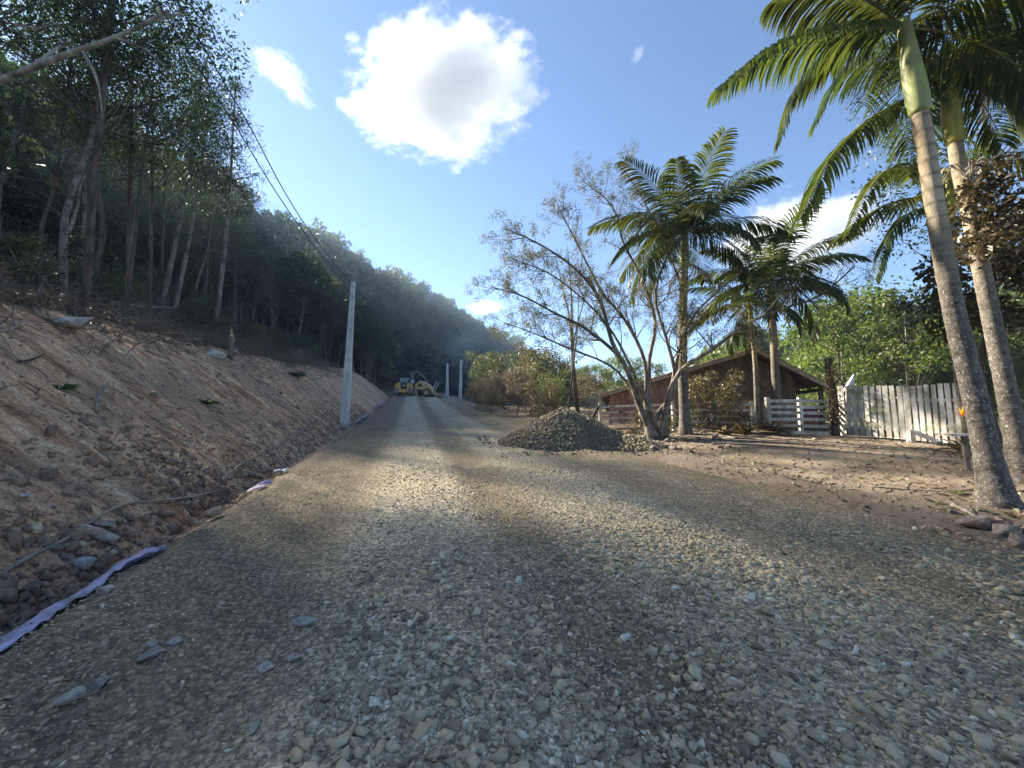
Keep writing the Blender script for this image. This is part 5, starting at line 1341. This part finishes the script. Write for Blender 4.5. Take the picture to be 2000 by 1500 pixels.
# ------------------------------------------------------------------ bushes and trees of the middle distance, right side
DRY = [make_tree(700 + i, 5, .3, 2.0, 36, .62, 150, .17, .07, lm, 'bark_grey', .06, .05, 5, True, -1, 4) for i, lm in enumerate(['leaf_dry', 'leaf_olive', 'leaf_brown'])]
BRI = [make_tree(720 + i, 9, 1.5, 2.8, 40, .9, 120, .26, .12, lm, 'bark_grey', .13, .05, 6) for i, lm in enumerate(['leaf_bright', 'leaf_olive', 'leaf_bright'])]
for px, Y, sc, k, lab in [(945, 40, 1.15, 1, 'olive bush at the left end of the dry thicket beside the far poles'), (985, 34, 1.0, 1, 'green brown bush above the wire fence behind the withered one'), (960, 29, .62, 0, 'withered brown bush at the road edge left of the gravel heap'), (1010, 28, .7, 0, 'withered brown bush right of the first withered one'), (1045, 32, 1.15, 2, 'tall olive brown tree in the middle of the thicket'), (1075, 29, .9, 1, 'olive bush behind the gravel heap'), (1100, 33, 1.0, 2, 'brown leafy bush behind the slender dark tree'),
                          (1060, 23, .5, 2, 'low brownish bush just behind the gravel heap top'), (1150, 25, .55, 0, 'low dry bush right of the slender dark tree'), (1020, 38, 1.15, 1, 'olive tree at the back of the thicket'), (930, 33, .5, 0, 'small withered bush at the far left foot of the thicket'), (1085, 25, .6, 1, 'low olive bush between the gravel heap and the slender tree')]:
    plant('bush', lab, 'bush', DRY[k], flat(px, Y), sc, group='dry thicket right of the road')
for px, Y, sc, k, lab in [(1165, 30, .45, 0, 'bright green tree left of the house roof'), (1215, 34, .6, 0, 'yellow green tree showing above the left roof edge'), (1260, 46, .8, 1, 'olive tree far behind the left roof edge'), (1130, 48, .6, 2, 'green tree far behind the thin dark tree')]:
    plant('broadleaf_tree', lab, 'tree', BRI[k], flat(px, Y), sc, group='trees behind the house')
rs = np.random.RandomState(91)
for i in range(70):
    Y = rs.uniform(24, 62); px = rs.uniform(1380, 2150)
    x = (px - 1000) / F_PX * Y
    if px < 1640 and Y < 32: continue
    k = rs.randint(3); plant('broadleaf_tree', 'sunlit yellow green tree of the wood behind the picket gate', 'tree', BRI[k], Vector((x, Y, gz(x, Y))), rs.uniform(.75, 1.2) * (1 if px > 1600 else .8), group='sunlit wood behind the gate')
FARB = []
for i, lm in enumerate(['leaf_bright', 'leaf_olive', 'leaf_bright']):
    rr_ = np.random.RandomState(650 + i); cen = crown_centers(26, (0, 0, 5.6), (2.7, 2.7, 3.8), rr_, -0.9)
    V, F, v = blob_leaves(cen, 1.1 * rr_.uniform(.7, 1.25, 26), 44, 0.7, 0.4, rr_); FARB.append(newmesh('far_tree', V, F, MT[lm], False, {'v': ('FLOAT', v)}))
pts = []
for i in range(900):
    Y = rs.uniform(60, 330); px = rs.uniform(1060, 2300) if i % 3 else rs.uniform(1060, 1450); x = (px - 1000) / F_PX * Y
    s_, u_ = to_su(x, Y)
    if dist_foot(s_, u_) > -4 or u_ < 12: continue
    if px < 1380 and Y < 150: continue
    pts.append((x, Y, gz(x, Y)))
gn_instances('woodland', pts, [rs.uniform(.7, 1.3) for _ in pts], FARB, 'hazy green woodland on the hill behind the house')

# leafy trees framing the right edge
p = Vector((15.6, 10.6, 0)); p.z = gz(p.x, p.y)
BL = make_tree(760, 6.6, 2.6, 3.5, 60, .62, 150, .22, .10, 'leaf_brown', 'bark_grey', .12, .03, 7, True, -.6)
plant('leafy_tree', 'dark leafy tree with drooping brownish leaves behind the palm pair', 'tree', BL, p, 1.0, 0.4, 'leafy trees at the right edge')
p = Vector((15.5, 7.0, 0)); p.z = gz(p.x, p.y); plant('leafy_tree', 'dark leafy tree cut by the right edge of the picture', 'tree', BL, p, 1.25, 2.4, 'leafy trees at the right edge')
p = Vector((14.2, 11.6, 0)); p.z = gz(p.x, p.y); plant('leafy_tree', 'tall dark tree rising behind the palm crowns in the upper right corner', 'tree', NEAR[1], p, .92, 1.1, 'leafy trees at the right edge')
t_ = thing('climbing_plant', 'leafy creeper clinging to the second palm trunk below its crown', 'creeper', at(1895, 400, 6.9))
rs_ = np.random.RandomState(77); cen = np.array([(rs_.normal(.2, .3), rs_.normal(-.05, .2), rs_.uniform(-.9, .7)) for _ in range(40)])
V, F, v = blob_leaves(cen, np.full(40, .22), 26, .13, .07, rs_); obj('foliage', newmesh('foliage', V, F, MT['leaf_brown'], False, {'v': ('FLOAT', v)}), t_)
b = B()
for k in range(14):
    an = rs_.uniform(0, 6.28); b.tube(spline([(0, 0, .5), (math.cos(an) * .25, math.sin(an) * .25, .65 + rs_.uniform(0, .2)), (math.cos(an) * .55, math.sin(an) * .4, .3)], 6), .008, 4, False)
b.build('stem', MT['deadwood'], t_)
# shrubs about the house and fence
for px, Y, sc, k, lab in [(1400, 15.9, .95, 2, 'brown leaved shrub covering the middle of the house front'), (1370, 16.1, .6, 2, 'smaller brown shrub beside the tallest palm'), (1435, 15.9, .55, 2, 'brown creeper bush at the end of the grey fence'), (1240, 15.2, .35, 2, 'low dark bush at the foot of the feathery tree, left side'), (1300, 14.6, .3, 2, 'low dark bush at the foot of the feathery tree, right side')]:
    t_ = plant('shrub', lab, 'shrub', DRY[k], flat(px, Y), sc * .54, group='shrubs before the house')
for px, Y, L, n, lab in [(1500, 14.6, 1.15, 110, 'large spiky plant with long drooping dark leaves before the white fence'), (1455, 14.4, .9, 90, 'spiky withered plant left of the large spiky one'), (1415, 14.3, .7, 60, 'low spiky plant in front of the grey fence'), (1880, 10.3, .8, 70, 'strap leaved plant at the foot of the right gate leaf')]:
    tuft('spiky_plant', lab, 'plant', flat(px, Y), n, L, 'leaf_brown' if Y > 14.35 else 'palm_dry', .8, .055, 'spiky plants', 1.2)
# bird of paradise flower and plank shelf
p = at(1880, 814, 8.2); t_ = thing('flower', 'orange pointed flower beside the front palm trunk', 'flower', (p.x, p.y, gz(p.x, p.y)))
hgt = p.z - t_.location.z
b = B(); b.tube([(0, 0, 0), (.03, 0, hgt * .6), (0, 0, hgt)], .012, 5); b.build('stem', MT['rachis'], t_)
d_ = np.array([(-.7, 0, .7), (-.3, 0, 1), (.1, 0, 1), (.5, .1, .8), (-.9, 0, .2), (.8, 0, .3)]); V, F = leaves(np.tile([0, 0, hgt], (6, 1)), d_, .22, .08, np.random.RandomState(1), 0, 0); obj('petals', newmesh('petals', V, F, MT['orange'], False, {'v': ('FLOAT', np.repeat(np.linspace(0, 1, 6), 4))}), t_)
p = at(1872, 849, 7.9); t_ = thing('plank_seat', 'small plank seat on a log leaning by the front palm', 'seat', (p.x, p.y, gz(p.x, p.y)))
h = p.z - t_.location.z; b = B(); b.box((0, 0, h), (.62, .3, .04)); b.build('seat', MT['old_wood'], t_); b = B(); b.tube([(.12, 0, -.1), (.1, 0, h - .02)], .045, 9); b.build('leg', MT['bark_grey'], t_)

# around the palm feet: rocks, litter, small plants
for i, (px, py, sz, lab) in enumerate([(1905, 1030, .34, 'mossy rock in front of the front palm base'), (1965, 1045, .30, 'rock at the right edge before the palm base'), (1860, 1003, .17, 'small rock left of the front palm base'), (1990, 1065, .26, 'brown rock in the lower corner beside the palm base')]):
    rock('rock', lab, px, py, sz, 'rock', i + 1, .85, group='rocks around the palm foot', sink=.3, yaw_long=1.15)
stick('fallen_branch', 'pale short branch lying beside the front palm base', [(1862, 992), (1885, 1003), (1905, 1014)], .035, 'deadwood', 'stick', .04)
stick('fallen_branch', 'long thin stick lying on the dirt yard left of the palms', [(1700, 952), (1770, 958), (1850, 962), (1900, 958)], .014, 'deadwood', 'stick', .02)
stick('fallen_branch', 'pale slat lying at the foot of the spiky plants', [(1405, 852), (1440, 857), (1475, 858)], .03, 'deadwood', 'stick', .03)
for k, (px, py) in enumerate(((1975, 1035), (1990, 1010), (1935, 1022))):
    tuft('seedling', ('pinkish leaved seedling on the rocks at the right edge', 'broad leaved seedling right behind the palm base', 'pale seedling in front of the palm base')[k], 'plant', G(px, py), 8, .22, 'pinkleaf', 1, .08, 'seedlings by the palm')
for k, (px, py) in enumerate(((1830, 985), (1868, 965), (1850, 1000), (1560, 855), (1650, 862), (1720, 866), (1600, 858))):
    tuft('grass_tuft', 'small tuft of grass on the edge of the dirt yard', 'grass tuft', G(px, py), 26, .16, 'grass', .6, .012, 'grass tufts on the yard')
rs = np.random.RandomState(95)
n = 6500; px_ = rs.uniform(6.6, 17, n); py_ = rs.uniform(2, 18, n)
xx, yy = to_xy(py_, px_); kp = (yy > 1.5) & (xx < 1.35 * yy + .6) & (rs.rand(n) < .18 + 1.3 * np.exp(-((xx - 8.6) ** 2 + (yy - 6.5) ** 2) / 7) + .6 * (fbm(xx * .5, yy * .5, 3, 31) > .02))
xx, yy = xx[kp], yy[kp]; pos = np.stack([xx, yy, surf_h(xx, yy) + .008], 1); d = rs.normal(0, 1, (len(xx), 3)); d[:, 2] = np.abs(d[:, 2]) * .25
V, F = leaves(pos, d, .10 * rs.uniform(.5, 1.6, len(xx)), .04, rs, .2, 0); o = obj('leaf_litter', newmesh('leaf_litter', V, F, MT['leaf_dry'], False, {'v': ('FLOAT', np.repeat(rs.rand(len(xx)), 4))})); tag(o, 'dry brown leaves strewn over the dirt yard', kind='stuff')
n = 1300; s_ = rs.uniform(2, 17, n); u_ = 7.0 + np.abs(rs.normal(0, 1.3, n)); xx, yy = to_xy(s_, u_); kp = np.abs(xx) < 1.35 * yy; xx, yy = xx[kp], yy[kp]
o = obj('yard_stones', stones_mesh('yard_stones', np.stack([xx, yy, surf_h(xx, yy)], 1), np.clip(.024 * np.exp(rs.normal(0, .45, len(xx))), .010, .08), rs, .6, rs.uniform(0, .4, len(xx)), .4, 'stone', .25)); tag(o, 'pebbles scattered along the dirt edge of the yard', kind='stuff')
# field stones between heap and palm
for i in range(26):
    px = 1200 + i * 9 + rs.uniform(-20, 20); py = 862 + rs.uniform(-12, 26) - (i % 5) * 2
    rock('rock', 'rough stone lying in the litter between the gravel heap and the tallest palm', px, py, rs.uniform(.14, .30), 'rock', i, .55, group='rough stones under the feathery tree')
p = G(1570, 1120); V, F = leaves(np.array([[0, 0, .02]]), np.array([[1, -.3, .05]]), .14, .035, np.random.RandomState(2), .2, 0); V = np.array(V)
o = obj('fallen_leaf', newmesh('fallen_leaf', V, F, MT['orange'] if False else MT['leaf_bright'], False, {'v': ('FLOAT', [1, 1, 1, 1])}), None, p); tag(o, 'single yellow leaf lying on the gravel road', 'leaf')

# ------------------------------------------------------------------ clouds, haze, smoke
def cloud(label, px, py, wpx, hpx, Y, dens, seed, nscale=2.2, thr=0.0, depth=.8):
    t = NT('cloud_volume_%d' % seed)
    tc = t.n('TexCoord').outputs['Object']
    w = t.n('Mapping'); w.inputs['Location'].default_value = (seed * 3.1, seed * 1.7, 0); t.l(tc, w.inputs['Vector'])
    n1 = t.noise(w.outputs[0], nscale, 12, 0.66)
    ln = t.n('VectorMath', operation='LENGTH'); t.l(tc, ln.inputs[0])
    fall = t.math('SUBTRACT', 1.0, ln.outputs['Value'])
    n2 = t.noise(w.outputs[0], nscale * 3.2, 8, 0.68)
    d = t.math('ADD', t.math('MULTIPLY', fall, 1.25), t.math('ADD', t.math('MULTIPLY', t.math('SUBTRACT', n1, 0.5), 1.9), t.math('MULTIPLY', t.math('SUBTRACT', n2, 0.5), 1.3)))
    d = t.math('MULTIPLY', t.math('SUBTRACT', d, 0.30 + thr), 2.6, True)
    pv = t.n('VolumePrincipled'); pv.inputs['Color'].default_value = (.88, .89, .90, 1); pv.inputs['Anisotropy'].default_value = 0.25
    t.l(t.math('MULTIPLY', d, dens), pv.inputs['Density']); t.l(pv.outputs[0], t.out.inputs['Volume'])
    import bmesh
    bm = bmesh.new(); bmesh.ops.create_icosphere(bm, subdivisions=3, radius=1.0); me = bpy.data.meshes.new('cloud'); bm.to_mesh(me); bm.free(); me.materials.append(t.m)
    o = obj('cloud', me, None, at(px, py, Y))
    sc = Y / F_PX
    o.scale = (wpx / 2 * sc, wpx / 2 * sc * depth, hpx / 2 * sc)
    return tag(o, label, 'cloud')
cloud('large white cumulus cloud in the middle of the sky', 862, 176, 470, 335, 1500, .0122, 1, 1.7, 0, .6)
o = cloud('small torn cloud scrap left of the large cloud', 556, 150, 250, 110, 1500, .0045, 2, 2.0, .34); o.rotation_euler = (0, math.radians(38), 0)
cloud('tiny white cloud above the far ridge', 945, 600, 110, 36, 2500, .012, 3, 1.4, .1)
cloud('bright cloud low behind the palms', 1560, 470, 420, 220, 2200, .006, 4, 1.9, .12)
cloud('faint little cloud wisp high between the large cloud and the palms', 1246, 106, 34, 84, 1800, .0035, 5, 1.6, .18).rotation_euler = (0, math.radians(28), 0)
t = NT('smoke_volume'); tc = t.n('TexCoord').outputs['Object']
ln = t.n('VectorMath', operation='LENGTH'); t.l(tc, ln.inputs[0])
d = t.math('MULTIPLY', t.math('SUBTRACT', t.math('ADD', t.math('SUBTRACT', 1.0, ln.outputs['Value']), t.math('MULTIPLY', t.math('SUBTRACT', t.noise(tc, 2.0, 6, .6), .5), 1.4)), .1), .035, False)
pv = t.n('VolumePrincipled'); pv.inputs['Color'].default_value = (.8, .88, 1, 1); t.l(t.math('MAXIMUM', d, 0.0), pv.inputs['Density']); t.l(pv.outputs[0], t.out.inputs['Volume'])
import bmesh
bm = bmesh.new(); bmesh.ops.create_icosphere(bm, subdivisions=3, radius=1.0); me = bpy.data.meshes.new('smoke'); bm.to_mesh(me); bm.free(); me.materials.append(t.m)
o = obj('smoke', me, None, at(905, 672, 130)); o.scale = (9, 7, 8); tag(o, 'thin bluish smoke drifting before the wooded ridge beyond the machines', kind='stuff')

t = NT('haze_air'); pv = t.n('VolumePrincipled'); pv.inputs['Color'].default_value = (0.58, 0.78, 1.0, 1); pv.inputs['Density'].default_value = 0.0005; pv.inputs['Anisotropy'].default_value = 0.35
t.l(pv.outputs[0], t.out.inputs['Volume'])
b = B(); zt = 104.0; zb_ = -60.0
b.box((100, 420, (zt + zb_) / 2), (1500, 1250, zt - zb_)); o = b.build('haze', t.m); tag(o, 'pale air haze filling the valley', kind='stuff')
